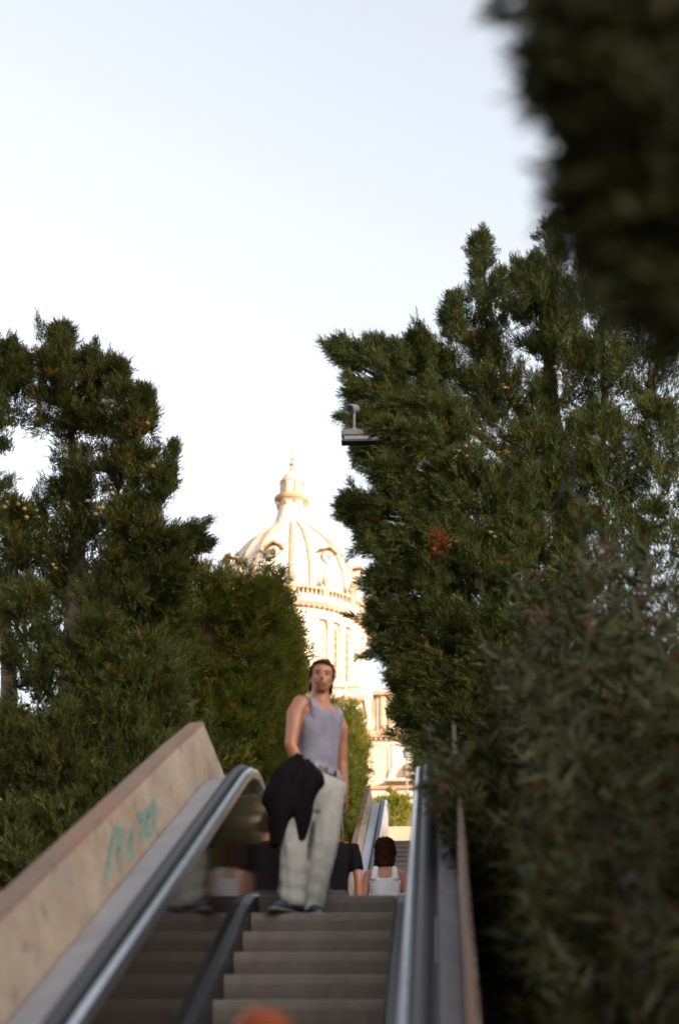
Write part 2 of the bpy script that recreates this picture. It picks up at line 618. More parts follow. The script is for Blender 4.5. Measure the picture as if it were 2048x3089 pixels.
wall_l = parapet('tan concrete parapet with teal graffiti beside the nearer escalator', path1, -1, M['concrete'])
wall_r = parapet('tan concrete parapet half covered by the oleander shrub', path1, 1, M['concrete'], (0.838, 0.78, 0.848, 1.205), 0.020)
wall_l2 = parapet('concrete parapet between the clipped hedges and the farther escalator', path2, -1, M['concrete'])
wall_r2 = parapet('concrete parapet on the cypress side of the farther escalator', path2, 1, M['concrete'], (0.838, 0.78, 0.848, 1.205), 0.020)

# graffiti: brush strokes lying 3 mm proud of the parapet's sloping inner face
def on_face(px, py):
    # inner face plane of the left parapet: x = -0.826 - k*(h-0.78), h = z - INC*y
    k = (0.885-0.826)/(1.205-0.78)
    d = ray(px, py)
    # x + k*(z-INC*y) = -0.826+k*0.78*... solved for t   (x = -(0.826 + k*(h-0.78)))
    A = CAM[0]+k*(CAM[2]-INC*CAM[1])
    B = d[0]+k*(d[2]-INC*d[1])
    t = (-0.826+k*0.78-A)/B
    p = CAM+d*t
    nrm = Vector((1, -k*INC, k)).normalized()
    return Vector(p), nrm


bm = bmesh.new()
gs = 260/1568.0
strokes = [
    [(95, 1640), (150, 1450), (200, 1200), (235, 980), (270, 800), (350, 780), (430, 820), (440, 900), (400, 1000), (320, 1080)],
    [(320, 1080), (370, 1180), (390, 1300), (360, 1380), (420, 1440)],
    [(610, 680), (575, 850), (530, 1050), (520, 1200), (570, 1220), (620, 1130)], [(540, 980), (620, 930)],
    [(690, 520), (760, 500), (850, 470), (920, 380)], [(770, 520), (770, 700), (755, 880), (770, 980)],
    [(1000, 230), (960, 330), (890, 480), (850, 640), (840, 800), (890, 870), (950, 760), (1000, 600), (1015, 420), (1000, 260)]]
for st in strokes:
    P = [on_face(300+x*gs, 2380+y*gs) for x, y in st]
    L_, R_ = [], []
    for i, (p, nrm) in enumerate(P):
        t = (P[min(i+1, len(P)-1)][0]-P[max(0, i-1)][0]).normalized()
        sd_ = t.cross(nrm).normalized()
        w = 0.022+0.016*random.Random(i*7+len(st)).random()
        L_.append(bm.verts.new(p+nrm*0.003+sd_*w))
        R_.append(bm.verts.new(p+nrm*0.003-sd_*w))
    for i in range(len(P)-1):
        bm.faces.new((L_[i], R_[i], R_[i+1], L_[i+1]))
bmesh.ops.translate(bm, vec=-wall_l.location, verts=bm.verts)
gr = obj('graffiti', bm, M['paint'], wall_l)
gr['label'] = 'teal spray painted letters reading RETO'

# ------------------------------------------------------------------ palace
PX, PY = -14.1, 141.0
pal = empty('palace', (PX, PY, 31.0), 0, 'pale stone palace with ribbed dome and lantern, lit by low sun', 'palace')


def pal_obj(name, bm, m, parent=pal, smooth=False):
    """geometry given in world coordinates"""
    bmesh.ops.translate(bm, vec=(-PX, -PY, -31.0), verts=bm.verts)
    return obj(name, bm, m, parent, smooth=smooth)


def pal_lathe(name, prof, m, n=96, parent=pal, smooth=False):
    bm = bmesh.new()
    lathe(bm, prof, n, cx=PX, cy=PY)
    o = pal_obj(name, bm, m, parent)
    if smooth:
        o.data.polygons.foreach_set('use_smooth', [True]*len(o.data.polygons))
    return o


def dome_r(z):
    # profile of the shell
    zs = [61.2, 62.5, 64.0, 65.3, 67.0, 68.2, 69.3, 70.3, 71.1, 71.8, 72.3]
    rs = [7.05, 7.0, 6.9, 6.65, 6.0, 5.3, 4.55, 3.75, 2.95, 2.25, 1.75]
    return float(np.interp(z, zs, rs))*(1.05 if z < 70 else 1.05-0.05*(z-70)/2.3)


dz = np.linspace(61.2, 72.3, 34)
shell = pal_lathe('dome_shell', [(dome_r(z), z) for z in dz]+[(0.02, 72.32)], M['dome_tile'], smooth=True)


def azp(a, r, z):
    """a: degrees round the axis, 0 towards the escalators, positive to the right"""
    t = R(a)
    return Vector((PX+r*math.sin(t), PY-r*math.cos(t), z))


for k in range(8):
    for da in (-7.5, 7.5):
        a = 14.5+45*k+da
        bm = bmesh.new()
        rs = []
        for z in dz[:-1]:
            r = dome_r(z)
            w = 1.9*(0.35+0.65*r/7.0)
            wd = math.degrees(0.5*0.46*(0.45+0.55*r/7.0)/max(r, 0.5))
            rs.append([azp(a-wd, r-0.05, z), azp(a-wd*0.8, r+0.20, z), azp(a+wd*0.8, r+0.20, z), azp(a+wd, r-0.05, z)])
        rings(bm, rs)
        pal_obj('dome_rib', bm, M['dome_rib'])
for k in range(8):
    a = -8+45*k
    z = 66.2
    r = dome_r(z)
    c = azp(a, r+0.05, z)
    out = (azp(a, 1, 0)-azp(a, 0, 0)).normalized()
    bm = bmesh.new()
    tube(bm, [c-out*0.5, c+out*0.45, c+out*0.5], [0.62, 0.62, 0.55], 18)
    d = pal_obj('dormer', bm, M['stone'])
    bm = bmesh.new()
    tube(bm, [c+out*0.505, c+out*0.53], [0.36, 0.36], 16)
    pal_obj('pane', bm, M['palace_glass'], d)
    bm = bmesh.new()
    sd_ = out.cross(Vector((0, 0, 1))).normalized()
    P = [c+sd_*0.95+Vector((0, 0, 0.5)), c+Vector((0, 0, 1.0)), c-sd_*0.95+Vector((0, 0, 0.5))]
    rings(bm, [[p+out*o_+Vector((0, 0, h)) for o_, h in ((-0.3, 0), (0.75, 0), (0.75, 0.2), (-0.3, 0.2))] for p in P])
    pal_obj('hood', bm, M['stone_trim'], d)

# lantern
lan = pal_lathe('lantern', [(1.95, 72.0), (1.85, 72.4), (1.62, 72.9), (1.45, 73.6), (1.36, 74.4), (1.36, 75.0), (1.0, 75.0), (1.0, 75.9), (1.12, 76.0), (1.12, 77.2), (1.3, 77.25), (1.3, 77.4), (1.1, 77.5), (0.98, 77.9), (0.75, 78.3), (0.45, 78.6), (0.22, 78.8), (0.02, 78.82)], M['stone'], 32, smooth=False)
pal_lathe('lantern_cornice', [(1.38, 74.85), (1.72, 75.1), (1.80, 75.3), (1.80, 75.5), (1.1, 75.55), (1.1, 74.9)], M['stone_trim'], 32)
for k in range(8):
    a = 22.5+45*k
    bm = bmesh.new()
    tube(bm, [azp(a, 1.14, 75.55), azp(a, 1.14, 77.24)], [0.16, 0.14], 8)
    pal_obj('lantern_column', bm, M['stone_trim'])
    bm = bmesh.new()
    rings(bm, [[azp(a+da, r_, z) for da, r_, z in ((-7, 1.36, 74.2), (7, 1.36, 74.2), (7, 1.72, 74.84), (-7, 1.72, 74.84))],
               [azp(a+da, r_, z) for da, r_, z in ((-7, 1.36, 74.84), (7, 1.36, 74.84), (7, 1.70, 74.86), (-7, 1.70, 74.86))]])
    pal_obj('lantern_bracket', bm, M['stone_trim'])
    bm = bmesh.new()
    rings(bm, [[azp(a-d_, r_, z) for d_, r_, z in ((-4, 1.02, 77.7), (4, 1.02, 77.7), (4, 1.12, 77.66), (-4, 1.12, 77.66))],
               [azp(a-d_, r_, z) for d_, r_, z in ((-9, 0.3, 78.72), (9, 0.3, 78.72), (9, 0.42, 78.76), (-9, 0.42, 78.76))]])
    pal_obj('cupola_rib', bm, M['dome_rib'])
pal_lathe('finial', [(0.22, 78.7), (0.30, 79.0), (0.16, 79.2), (0.14, 79.3), (0.36, 79.55), (0.14, 79.8), (0.10, 79.95), (0.22, 80.15), (0.08, 80.35), (0.06, 80.9), (0.15, 81.1), (0.05, 81.3), (0.02, 81.55)], M['stone_trim'], 14)

# drum
pal_lathe('drum_wall', [(7.35, 52.4), (7.35, 59.6)], M['stone'], 128)
pal_lathe('drum_entablature', [(7.2, 59.3), (7.75, 59.3), (7.75, 60.3), (8.0, 60.45), (8.35, 60.7), (8.45, 60.95), (8.45, 61.15), (7.0, 61.2)], M['stone'], 128)
bm = bmesh.new()
for k in range(96):
    a = 3.75*k
    rings(bm, [[azp(a+da, r_, 60.22) for da, r_ in ((-0.9, 7.76), (0.9, 7.76), (0.9, 8.18), (-0.9, 8.18))],
               [azp(a+da, r_, 60.44) for da, r_ in ((-0.9, 7.76), (0.9, 7.76), (0.9, 8.18), (-0.9, 8.18))]])
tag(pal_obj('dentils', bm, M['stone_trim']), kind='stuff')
for k in range(8):
    c0 = 42.5+45*k
    for da in (-11.6, 0, 11.6):
        a = c0+da
        # recessed window: frame and dark pane standing on the drum wall
        bm = bmesh.new()
        hw, r0, r1 = 1.75, 7.30, 7.50
        arch = [(-hw, 53.7), (hw, 53.7), (hw, 58.1), (hw*0.7, 58.55), (0, 58.75), (-hw*0.7, 58.55), (-hw, 58.1)]
        hw2 = hw+0.55
        outer = [(-hw2, 53.5), (hw2, 53.5), (hw2, 58.1), (hw2*0.7, 58.75), (0, 58.98), (-hw2*0.7, 58.75), (-hw2, 58.1)]
        Vi = [bm.verts.new(azp(a+p, r1, z)) for p, z in arch]
        Vo = [bm.verts.new(azp(a+p, r1, z)) for p, z in outer]
        Vib = [bm.verts.new(azp(a+p, r0, z)) for p, z in arch]
        Vob = [bm.verts.new(azp(a+p, r0, z)) for p, z in outer]
        n_ = len(arch)
        for i in range(n_):
            j = (i+1) % n_
            bm.faces.new((Vi[i], Vi[j], Vo[j], Vo[i]))
            bm.faces.new((Vi[i], Vib[i], Vib[j], Vi[j]))
            bm.faces.new((Vo[i], Vo[j], Vob[j], Vob[i]))
        wn_ = pal_obj('drum_window', bm, M['stone'])
        bm = bmesh.new()
        bm.faces.new([bm.verts.new(azp(a+p, 7.37, z)) for p, z in arch])
        pal_obj('pane', bm, M['palace_glass'], wn_)
        for zz in (54.6, 55.5, 56.4, 57.3, 58.0):
            bm = bmesh.new()
            rings(bm, [[azp(a+p, r_, z) for p, r_, z in ((s_*hw, 7.38, zz), (s_*hw, 7.46, zz), (s_*hw, 7.46, zz+0.16), (s_*hw, 7.38, zz+0.16))] for s_ in (-1, 1)])
            pal_obj('glazing_bar', bm, M['stone_trim'], wn_)
        # engaged column on each side of the windows
    for da in (-5.8, 5.8, -17.6, 17.6):
        a = c0+da
        bm = bmesh.new()
        tube(bm, [azp(a, 7.45, 52.9), azp(a, 7.45, 53.3), azp(a, 7.45, 53.35), azp(a, 7.45, 58.5), azp(a, 7.45, 58.55), azp(a, 7.45, 59.28)], [0.36, 0.36, 0.27, 0.24, 0.30, 0.42], 12)
        pal_obj('column', bm, M['stone'])
    bm = bmesh.new()
    a = c0+22.5
    rings(bm, [[azp(a+da, r_, z) for da, r_ in ((-3.4, 7.3), (-3.2, 7.85), (3.2, 7.85), (3.4, 7.3))] for z in (52.6, 59.28)])
    pal_obj('pier', bm, M['stone'])

# balustrade and urns round the foot of the dome
pal_lathe('balustrade_rail', [(8.05, 62.05), (8.25, 62.05), (8.25, 62.28), (8.05, 62.28)], M['stone_trim'], 96)
pal_lathe('balustrade_foot', [(8.05, 61.2), (8.25, 61.2), (8.25, 61.38), (8.05, 61.38)], M['stone'], 96)
bm = bmesh.new()
for k in range(120):
    a = 3*k
    tube(bm, [azp(a, 8.1, 61.38), azp(a, 8.1, 61.6), azp(a, 8.1, 62.05)], [0.06, 0.10, 0.05], 5)
tag(pal_obj('balusters', bm, M['stone']), kind='stuff')
for k in range(16):
    a = 8+22.5*k
    bm = bmesh.new()
    rings(bm, [[azp(a+da, r_, z) for da, r_ in ((-2, 7.85), (2, 7.85), (2, 8.35), (-2, 8.35))] for z in (61.2, 62.35)])
    p_ = pal_obj('pedestal', bm, M['stone_trim'])
    bm = bmesh.new()
    c = azp(a, 8.1, 0)
    lathe(bm, [(0.12, 62.35), (0.10, 62.5), (0.30, 62.8), (0.36, 63.1), (0.22, 63.35), (0.28, 63.42), (0.10, 63.6), (0.14, 63.8), (0.02, 64.0)], 10, cx=c.x, cy=c.y)
    pal_obj('urn', bm, M['stone_trim'], p_)

# plinth ring and podium below the drum
pal_lathe('plinth_ring', [(9.35, 46.0), (9.35, 51.9), (9.6, 52.1), (9.6, 52.4), (7.2, 52.5)], M['stone'], 96)
for k in range(16):
    a = 20+22.5*k
    bm = bmesh.new()
    rings(bm, [[azp(a+da, r_, z) for da, r_ in ((-1.6, 9.3), (-1.6, 9.5), (1.6, 9.5), (1.6, 9.3))] for z in (46.2, 51.9)])
    pal_obj('pilaster', bm, M['stone_trim'])


def pbox(name, x0, x1, y0, y1, z0, z1, m, parent=pal):
    bm = bmesh.new()
    box(bm, x0, x1, y0, y1, z0, z1)
    return pal_obj(name, bm, m, parent)


pbox('podium', -24.0, -6.3, 130.5, 152, 30.5, 49.6, M['stone'])
pbox('podium_cornice', -24.3, -6.0, 130.2, 152.3, 49.603, 50.0, M['stone_trim'])
pbox('podium_rail', -24.1, -6.2, 130.35, 130.65, 50.85, 51.05, M['stone_trim'])
for k in range(14):
    x = -23.6+k*1.32
    bm = bmesh.new()
    tube(bm, [(x, 130.5, 50.0), (x, 130.5, 50.3), (x, 130.5, 50.6), (x, 130.5, 50.85)], [0.13, 0.24, 0.12, 0.17], 8)
    pal_obj('baluster', bm, M['stone'])
# concave shoulder that leads from the podium down to the wing
bm = bmesh.new()
pts = [(-6.3+2.6*(1-math.cos(t)), 50.0-3.6*math.sin(t)) for t in np.linspace(0, math.pi/2, 9)]
pts = [(-6.297, 44.0)]+pts+[(-3.7, 44.0)]
rings(bm, [[(x, y, z) for x, z in pts] for y in (131.0, 135.0)])
pal_obj('shoulder', bm, M['stone'])

# lower front and right wing
WY = 118.0
pbox('front_wall', -26, 16, WY, 152, 30.0, 41.75, M['stone'])
pbox('front_cornice', -26.4, 16.4, WY-0.55, 152.2, 41.753, 42.25, M['stone_trim'])
pbox('front_frieze', -26.2, 16.2, WY-0.22, WY-0.003, 41.2, 41.75, M['stone'])
bm = bmesh.new()
for k in range(100):
    x = -26+k*0.42
    box(bm, x, x+0.2, WY-0.48, WY-0.225, 41.52, 41.75)
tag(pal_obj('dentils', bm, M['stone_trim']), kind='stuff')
pbox('attic_wall', -4.45, 14, WY+1.0, 140, 42.25, 45.8, M['stone'])
pbox('attic_cornice', -4.8, 14.3, WY+0.6, 140.2, 45.803, 46.15, M['stone_trim'])
for px_ in (1153, 1178, 1207, 1217, 1260, 1300):
    x = at(px_, 2150, WY+0.9)[0]
    pbox('pilaster', x-0.14, x+0.14, WY+0.82, WY+0.997, 42.3, 45.75, M['stone_trim'])
# low gabled roof over the attic
bm = bmesh.new()
rings(bm, [[(x, y, z) for x, z in ((-3.0, 46.153), (8.6, 46.153), (8.6, 46.5), (2.8, 49.4), (-3.0, 46.5))] for y in (WY+0.9, 139)])
pal_obj('gable_roof', bm, M['ochre'])
# scroll bracket at the attic's corner
bm = bmesh.new()
sc = [(-4.46, 45.7), (-4.85, 45.7), (-4.92, 45.0), (-4.75, 44.3), (-4.62, 43.6), (-4.70, 43.1), (-4.62, 42.8), (-4.46, 43.0)]
rings(bm, [[(x, y, z) for x, z in sc] for y in (WY+1.1, WY+1.9)])
pal_obj('scroll_bracket', bm, M['dome_rib'])


def wall_panel(x0, x1, z0, z1, m_in, name='window', depth=0.12, fr=0.16):
    bm = bmesh.new()
    for b in ((x0-fr, x1+fr, z1, z1+fr), (x0-fr, x1+fr, z0-fr, z0), (x0-fr, x0, z0, z1), (x1, x1+fr, z0, z1)):
        box(bm, b[0], b[1], WY-depth, WY-0.003, b[2], b[3])
    w = pal_obj(name, bm, M['stone'])
    bm = bmesh.new()
    box(bm, x0+0.002, x1-0.002, WY-0.03, WY-0.004, z0+0.002, z1-0.002)
    pal_obj('panel', bm, m_in, w)
    return w


wall_panel(-4.93, -3.50, 38.4, 41.0, M['blind'])
wall_panel(-9.3, -7.9, 38.4, 41.0, M['blind'])
wall_panel(-13.3, -11.9, 38.4, 41.0, M['blind'])
wall_panel(3.6, 5.0, 38.4, 41.0, M['blind'])
wall_panel(-4.6, -3.6, 33.6, 36.2, M['palace_glass'])
pbox('pilaster', -3.22, -2.98, WY-0.18, WY-0.003, 32, 41.15, M['stone'])
pbox('pilaster', -5.42, -5.2, WY-0.18, WY-0.003, 32, 41.15, M['stone_trim'])
pbox('string_course', -26.1, 16.1, WY-0.25, WY-0.19, 37.55, 37.85, M['stone_trim'])
# thermal window under a round arch
ac = Vector((-1.55, WY, 38.25))
bm = bmesh.new()
n_ = 20
for (ra, rb, ya) in ((1.42, 1.95, 0.28),):
    rs = []
    for i in range(n_+1):
        t = math.pi*i/n_
        rs.append([(ac.x+r_*math.cos(t), y, ac.z+r_*math.sin(t)) for r_, y in ((ra, WY-ya), (rb, WY-ya), (rb, WY-0.003), (ra, WY-0.003))])
    rings(bm, rs)
w = pal_obj('arch_window', bm, M['stone'])
bm = bmesh.new()
bm.faces.new([bm.verts.new((ac.x+1.42*math.cos(math.pi*i/n_), WY-0.012, ac.z+1.42*math.sin(math.pi*i/n_))) for i in range(n_+1)])
pal_obj('pane', bm, M['palace_glass'], w)
for dx in (-0.48, 0.48):
    bm = bmesh.new()
    box(bm, ac.x+dx-0.11, ac.x+dx+0.11, WY-0.16, WY-0.014, ac.z, ac.z+1.32)
    pal_obj('mullion', bm, M['stone'], w)
bm = bmesh.new()
for i in range(1, 14):
    x = -1.4+0.2*i
    h = math.sqrt(max(0, 1.40**2-x*x))
    if h > 0.1 and abs(abs(x)-0.48) > 0.12:
        box(bm, ac.x+x-0.02, ac.x+x+0.02, WY-0.05, WY-0.014, ac.z, ac.z+h)
for j in range(1, 6):
    z = 0.23*j
    h = math.sqrt(max(0, 1.40**2-z*z))
    box(bm, ac.x-h, ac.x+h, WY-0.048, WY-0.0145, ac.z+z-0.018, ac.z+z+0.018)
pal_obj('glazing_bars', bm, M['stone_trim'], w)
bm = bmesh.new()
rings(bm, [[(x, y, z) for y, z in ((WY-0.9, 38.0), (WY-0.9, 38.2), (WY-0.003, 38.22), (WY-0.003, 37.9))] for x in (-3.6, 0.7)])
pal_obj('sill', bm, M['stone'], w)
# doorway with columns under the arch
for x in (-2.75, -0.35):
    bm = bmesh.new()
    tube(bm, [(x, WY-0.5, 31), (x, WY-0.5, 31.5), (x, WY-0.5, 31.6), (x, WY-0.5, 36.6), (x, WY-0.5, 36.7), (x, WY-0.5, 37.2)], [0.42, 0.42, 0.3, 0.26, 0.36, 0.42], 12)
    pal_obj('column', bm, M['stone_trim'])
wall_panel(-2.1, -1.0, 31.4, 36.4, M['palace_glass'], 'doorway')

# ------------------------------------------------------------------ foliage
RNG = np.random.default_rng(11)


def unit(v):
    return v/np.maximum(np.linalg.norm(v, axis=-1, keepdims=True), 1e-9)


def spray_mesh(P, D, L, tint, nb=9, width=0.16, spread=0.75, rng=RNG):
    """feathery sprays: nb thin pointed blades along each short shoot"""
    n = len(P)
    D = unit(D)
    A = unit(np.cross(D, unit(rng.normal(size=(n, 3)))))
    B = np.cross(D, A)
    Vs, Ts, tt = [], [], []
    for j in range(nb):
        t = j/(nb-1) if nb > 1 else 0
        ang = rng.uniform(0, 2*np.pi, n)
        side = A*np.cos(ang)[:, None]+B*np.sin(ang)[:, None]
        s_ = spread*(1-0.75*t)
        d = unit(D+side*s_*rng.uniform(0.6, 1.3, n)[:, None])
        o = P+D*(L*(0.05+0.75*t))[:, None]
        ln = L*(0.62-0.28*t)*rng.uniform(0.75, 1.2, n)
        wv = unit(np.cross(d, rng.normal(size=(n, 3))))*(ln*width)[:, None]
        v = np.stack([o-d*(ln*0.06)[:, None]-wv*0.35, o+d*(ln*0.4)[:, None]+wv, o+d*ln[:, None]], axis=1)
        Vs.append(v.reshape(-1, 3))
        tt.append(np.repeat(np.clip(tint+rng.normal(0, 0.05, n), 0, 1), 3))
    V = np.concatenate(Vs)
    T = np.arange(len(V)).reshape(-1, 3)
    return V, T, np.concatenate(tt)


class Crown:
    """collects branchlets and turns them into one mesh of sprays"""

    def __init__(self, seed):
        self.rng = np.random.default_rng(seed)
        self.P, self.D, self.L, self.t = [], [], [], []

    def branchlets(self, C, E, k, L, bias, odd=0.05, start=0.3, jit=0.35):
        rng = self.rng
        n = len(C)
        base = np.clip(rng.normal(0.43, 0.27, n), 0, 0.84)
        od = rng.random(n) < odd
        base = np.where(od, 0.97, base)
        ax = unit(E-C)
        for j in range(k):
            f = start+(1-start)*(j+rng.random(n))/k
            p = C+(E-C)*f[:, None]+rng.normal(0, 0.02, (n, 3))
            d = ax*0.75+np.asarray(bias)*0.45+rng.normal(0, jit, (n, 3))
            self.P.append(p)
            self.D.append(d)
            self.L.append(L*rng.uniform(0.65, 1.25, n)*(1.1-0.35*f))
            self.t.append(np.where(od, 0.97, np.clip(base+0.22*(f-0.5), 0, 0.85)))

    def plume(self, base, tip, rad, n, L=0.24, k=7, odd=0.05, spire=0.6, lift=0.6):
        rng = self.rng
        base, tip = np.asarray(base, float), np.asarray(tip, float)
        ax = tip-base
        ln = np.linalg.norm(ax)
        a = ax/ln
        nt = max(5, n//8)
        t = rng.random(nt)**0.85
        r = rad*np.clip((1-t), 0.02, 1)**spire*np.clip(t/0.18+0.35, 0, 1)
        Ct = base+ax*t[:, None]
        rd = unit(np.cross(np.repeat(a[None], nt, 0), rng.normal(size=(nt, 3))))
        m = 0.25+1.25*rng.beta(2.2, 2.0, nt)
        cl = np.array([mnoise.noise(Vector(c)*1.5+Vector(q)*0.8) for c, q in zip(Ct.tolist(), rd.tolist())])
        m = m*(1+0.6*cl)
        Et = Ct+rd*(r*m)[:, None]+a*(r*lift*rng.uniform(0.2, 1.5, nt)+0.03*ln)[:, None]*np.where(t > 0.9, 0.5, 1)[:, None]
        g = rng.integers(0, nt, n)
        C = Ct[g]+(Et[g]-Ct[g])*rng.uniform(-0.1, 0.6, n)[:, None]
        E = Et[g]+rng.normal(0, 1, (n, 3))*(0.20*r[g]+0.022)[:, None]+a*(0.10*r[g])[:, None]
        self.branchlets(C, E, k, L, a, odd)

    def spike(self, base, tip, rad, n, L=0.13, k=6, odd=0.02):
        """thin pointed shoot that breaks the outline"""
        rng = self.rng
        base, tip = np.asarray(base, float), np.asarray(tip, float)
        ax = tip-base
        a = ax/np.linalg.norm(ax)
        t = rng.random(n)**0.8
        r = rad*(1.02-t)*rng.uniform(0.5, 1.3, n)
        C = base+ax*t[:, None]
        rd = unit(np.cross(np.repeat(a[None], n, 0), rng.normal(size=(n, 3))))
        E = C+rd*r[:, None]+a*(r*1.2+0.02)[:, None]
        self.branchlets(C, E, k, L, a, odd, jit=0.25)

    def shoots(self, base, tip, rad, m, side=0.7, n=15):
        """pointed side shoots standing out of a plume"""
        rng = self.rng
        base, tip = np.asarray(base, float), np.asarray(tip, float)
        a = unit(tip-base)
        for _ in range(m):
            f = rng.uniform(0.2, 0.86)
            rd = unit(np.cross(a, rng.normal(size=3)))
            p = base+(tip-base)*f
            d = unit(a+rd*rng.uniform(0.2, 1.3)*side)
            ln = rad*rng.uniform(0.7, 1.35)+0.06
            self.spike(p+d*ln*0.3, p+d*ln*1.15, 0.07, n, L=0.12, k=5)

    def build(self, name, m, parent, nb=9, width=0.16, spread=0.75, origin=(0, 0, 0)):
        P, D, L, t = np.concatenate(self.P), np.concatenate(self.D), np.concatenate(self.L), np.concatenate(self.t)
        V, T, tt = spray_mesh(P, D, L, t, nb, width, spread, self.rng)
        me = mesh_np(name, V-np.asarray(origin), T, tt)
        return link(name, me, m, parent)


def limb(name, pts, rad, m, parent, origin, n=9):
    bm = bmesh.new()
    pts = [Vector(p)-Vector(origin) for p in pts]
    # a few wobbles between the given points
    q, rr = [], []
    for i in range(len(pts)-1):
        for f in (0, 0.33, 0.66):
            p = pts[i].lerp(pts[i+1], f)
            w = 0.25*(rad[i]+rad[i+1])
            q.append(p+Vector((mnoise.noise(p*3)*w, mnoise.noise(p*3+Vector((9, 0, 0)))*w, 0)))
            rr.append(rad[i]+(rad[i+1]-rad[i])*f)
    q.append(pts[-1])
    rr.append(rad[-1])
    tube(bm, q, rr, n)
    return obj(name, bm, m, parent, smooth=True)


def cones(pts, r, m, parent, origin, name='cones'):
    bm = bmesh.new()
    pts = [Vector(p)+Vector((random.gauss(0, 0.07), random.gauss(0, 0.05), random.gauss(0, 0.07))) for p in pts[::3] for _ in range(random.choice((1, 2, 3, 5)))]
    for p in pts:
        q = Vector(p)-Vector(origin)
        s_ = r*random.uniform(0.7, 1.3)
        bmesh.ops.create_icosphere(bm, subdivisions=1, radius=s_, matrix=Matrix.Translation(q))
    return tag(obj(name, bm, m, parent, smooth=True), kind='stuff')


random.seed(5)
# --- cypress left of the escalator
o_ = Vector((-3.3, 6.8, ground_z(-3.3, 6.8)))
tl = empty('cypress_tree', o_, 0, 'dark many-spired cypress with sky gaps behind the graffiti parapet', 'tree', 'cypress trees on the slopes')
cr = Crown(21)
spec = [  # base (picture), tip (picture), depth, radius, branchlets
    ((20, 1060), (20, 800), 6.8, 0.42, 300), ((-60, 1100), (-60, 780), 7.2, 0.50, 200),
    ((120, 1010), (110, 800), 6.6, 0.24, 150), ((160, 1180), (150, 755), 6.9, 0.36, 420),
    ((225, 1200), (222, 800), 6.7, 0.30, 300), ((280, 1250), (288, 835), 6.6, 0.28, 300),
    ((330, 1270), (352, 905), 6.5, 0.26, 280), ((350, 1400), (398, 1075), 6.4, 0.28, 260),
    ((250, 1300), (478, 1232), 6.3, 0.24, 240), ((300, 1420), (430, 1310), 6.2, 0.26, 240),
    ((200, 1500), (180, 1080), 7.0, 0.50, 480), ((290, 1560), (320, 1150), 6.5, 0.50, 520),
    ((370, 1640), (385, 1300), 6.4, 0.42, 400), ((50, 1500), (30, 1160), 6.6, 0.42, 300),
    ((90, 1420), (75, 1150), 7.1, 0.30, 120), ((-30, 1400), (-30, 1100), 7.0, 0.50, 200),
    ((100, 1780), (70, 1350), 6.2, 0.50, 420), ((240, 1800), (230, 1420), 6.1, 0.55, 560),
    ((350, 1850), (350, 1480), 6.0, 0.50, 520), ((30, 2000), (20, 1650), 5.8, 0.55, 420),
    ((160, 2050), (150, 1650), 5.7, 0.60, 620), ((290, 2000), (290, 1620), 5.8, 0.60, 620),
    ((400, 1900), (400, 1560), 6.2, 0.45, 420), ((40, 2250), (30, 1880), 5.2, 0.60, 420),
    ((180, 2200), (190, 1850), 5.3, 0.60, 420), ((330, 2100), (330, 1800), 5.6, 0.60, 350),
    ((420, 2050), (430, 1720), 6.0, 0.45, 300)]
for (b, t, y, rad, n) in spec:
    b, t = (b[0]-0.07*max(0, b[0]-100), b[1]), (t[0]-0.07*max(0, t[0]-100), t[1])
    cr.plume(a15(*b, y), a15(t[0], t[1]+12, y-0.15), rad*1.05, n, L=0.15, k=9, odd=0.05)
    cr.shoots(a15(*b, y), a15(*t, y-0.15), rad, 7 if t[1] < 1350 else 3, 0.45)
for b, t in (((152, 850), (150, 752)), ((110, 880), (108, 800)), ((222, 880), (222, 797)), ((262, 900), (258, 815)), ((288, 910), (292, 830)), ((352, 990), (355, 900)), ((30, 880), (34, 790)),
             ((390, 1140), (402, 1062)), ((420, 1250), (488, 1232)), ((395, 1330), (440, 1290)), ((375, 1080), (408, 1010)), ((330, 960), (335, 890)), ((70, 900), (66, 810))):
    cr.spike(a15(b[0], b[1]+22, 6.5), a15(t[0]*0.98, t[1]+22, 6.45), 0.10, 46)
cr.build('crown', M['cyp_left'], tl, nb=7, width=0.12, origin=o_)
limb('trunk', [o_, a15(165, 1700, 6.9), a15(172, 1400, 6.9), a15(185, 1230, 6.9), a15(160, 950, 6.9)], [0.20, 0.15, 0.12, 0.09, 0.03], M['bark'], tl, o_)
for b in ([a15(172, 1420, 6.9), a15(260, 1250, 6.7), a15(290, 1000, 6.6)],
          [a15(170, 1500, 6.9), a15(330, 1280, 6.5), a15(470, 1235, 6.3)], [a15(165, 1650, 6.9), a15(330, 1500, 6.3), a15(390, 1330, 6.4)],
          [a15(165, 1700, 6.9), a15(40, 1450, 6.7), a15(30, 1200, 6.6)]):
    limb('branch', b, [0.055, 0.026, 0.010], M['bark'], tl, o_, 7)
limb('side_stem', [a15(20, 1800, 6.9), a15(18, 1500, 6.9), a15(10, 1380, 6.9)], [0.10, 0.08, 0.05], M['bark'], tl, o_)
cones([a15(random.uniform(0, 420), random.uniform(880, 1800), random.uniform(5.6, 6.6)) for _ in range(70)], 0.022, M['cone'], tl, o_)


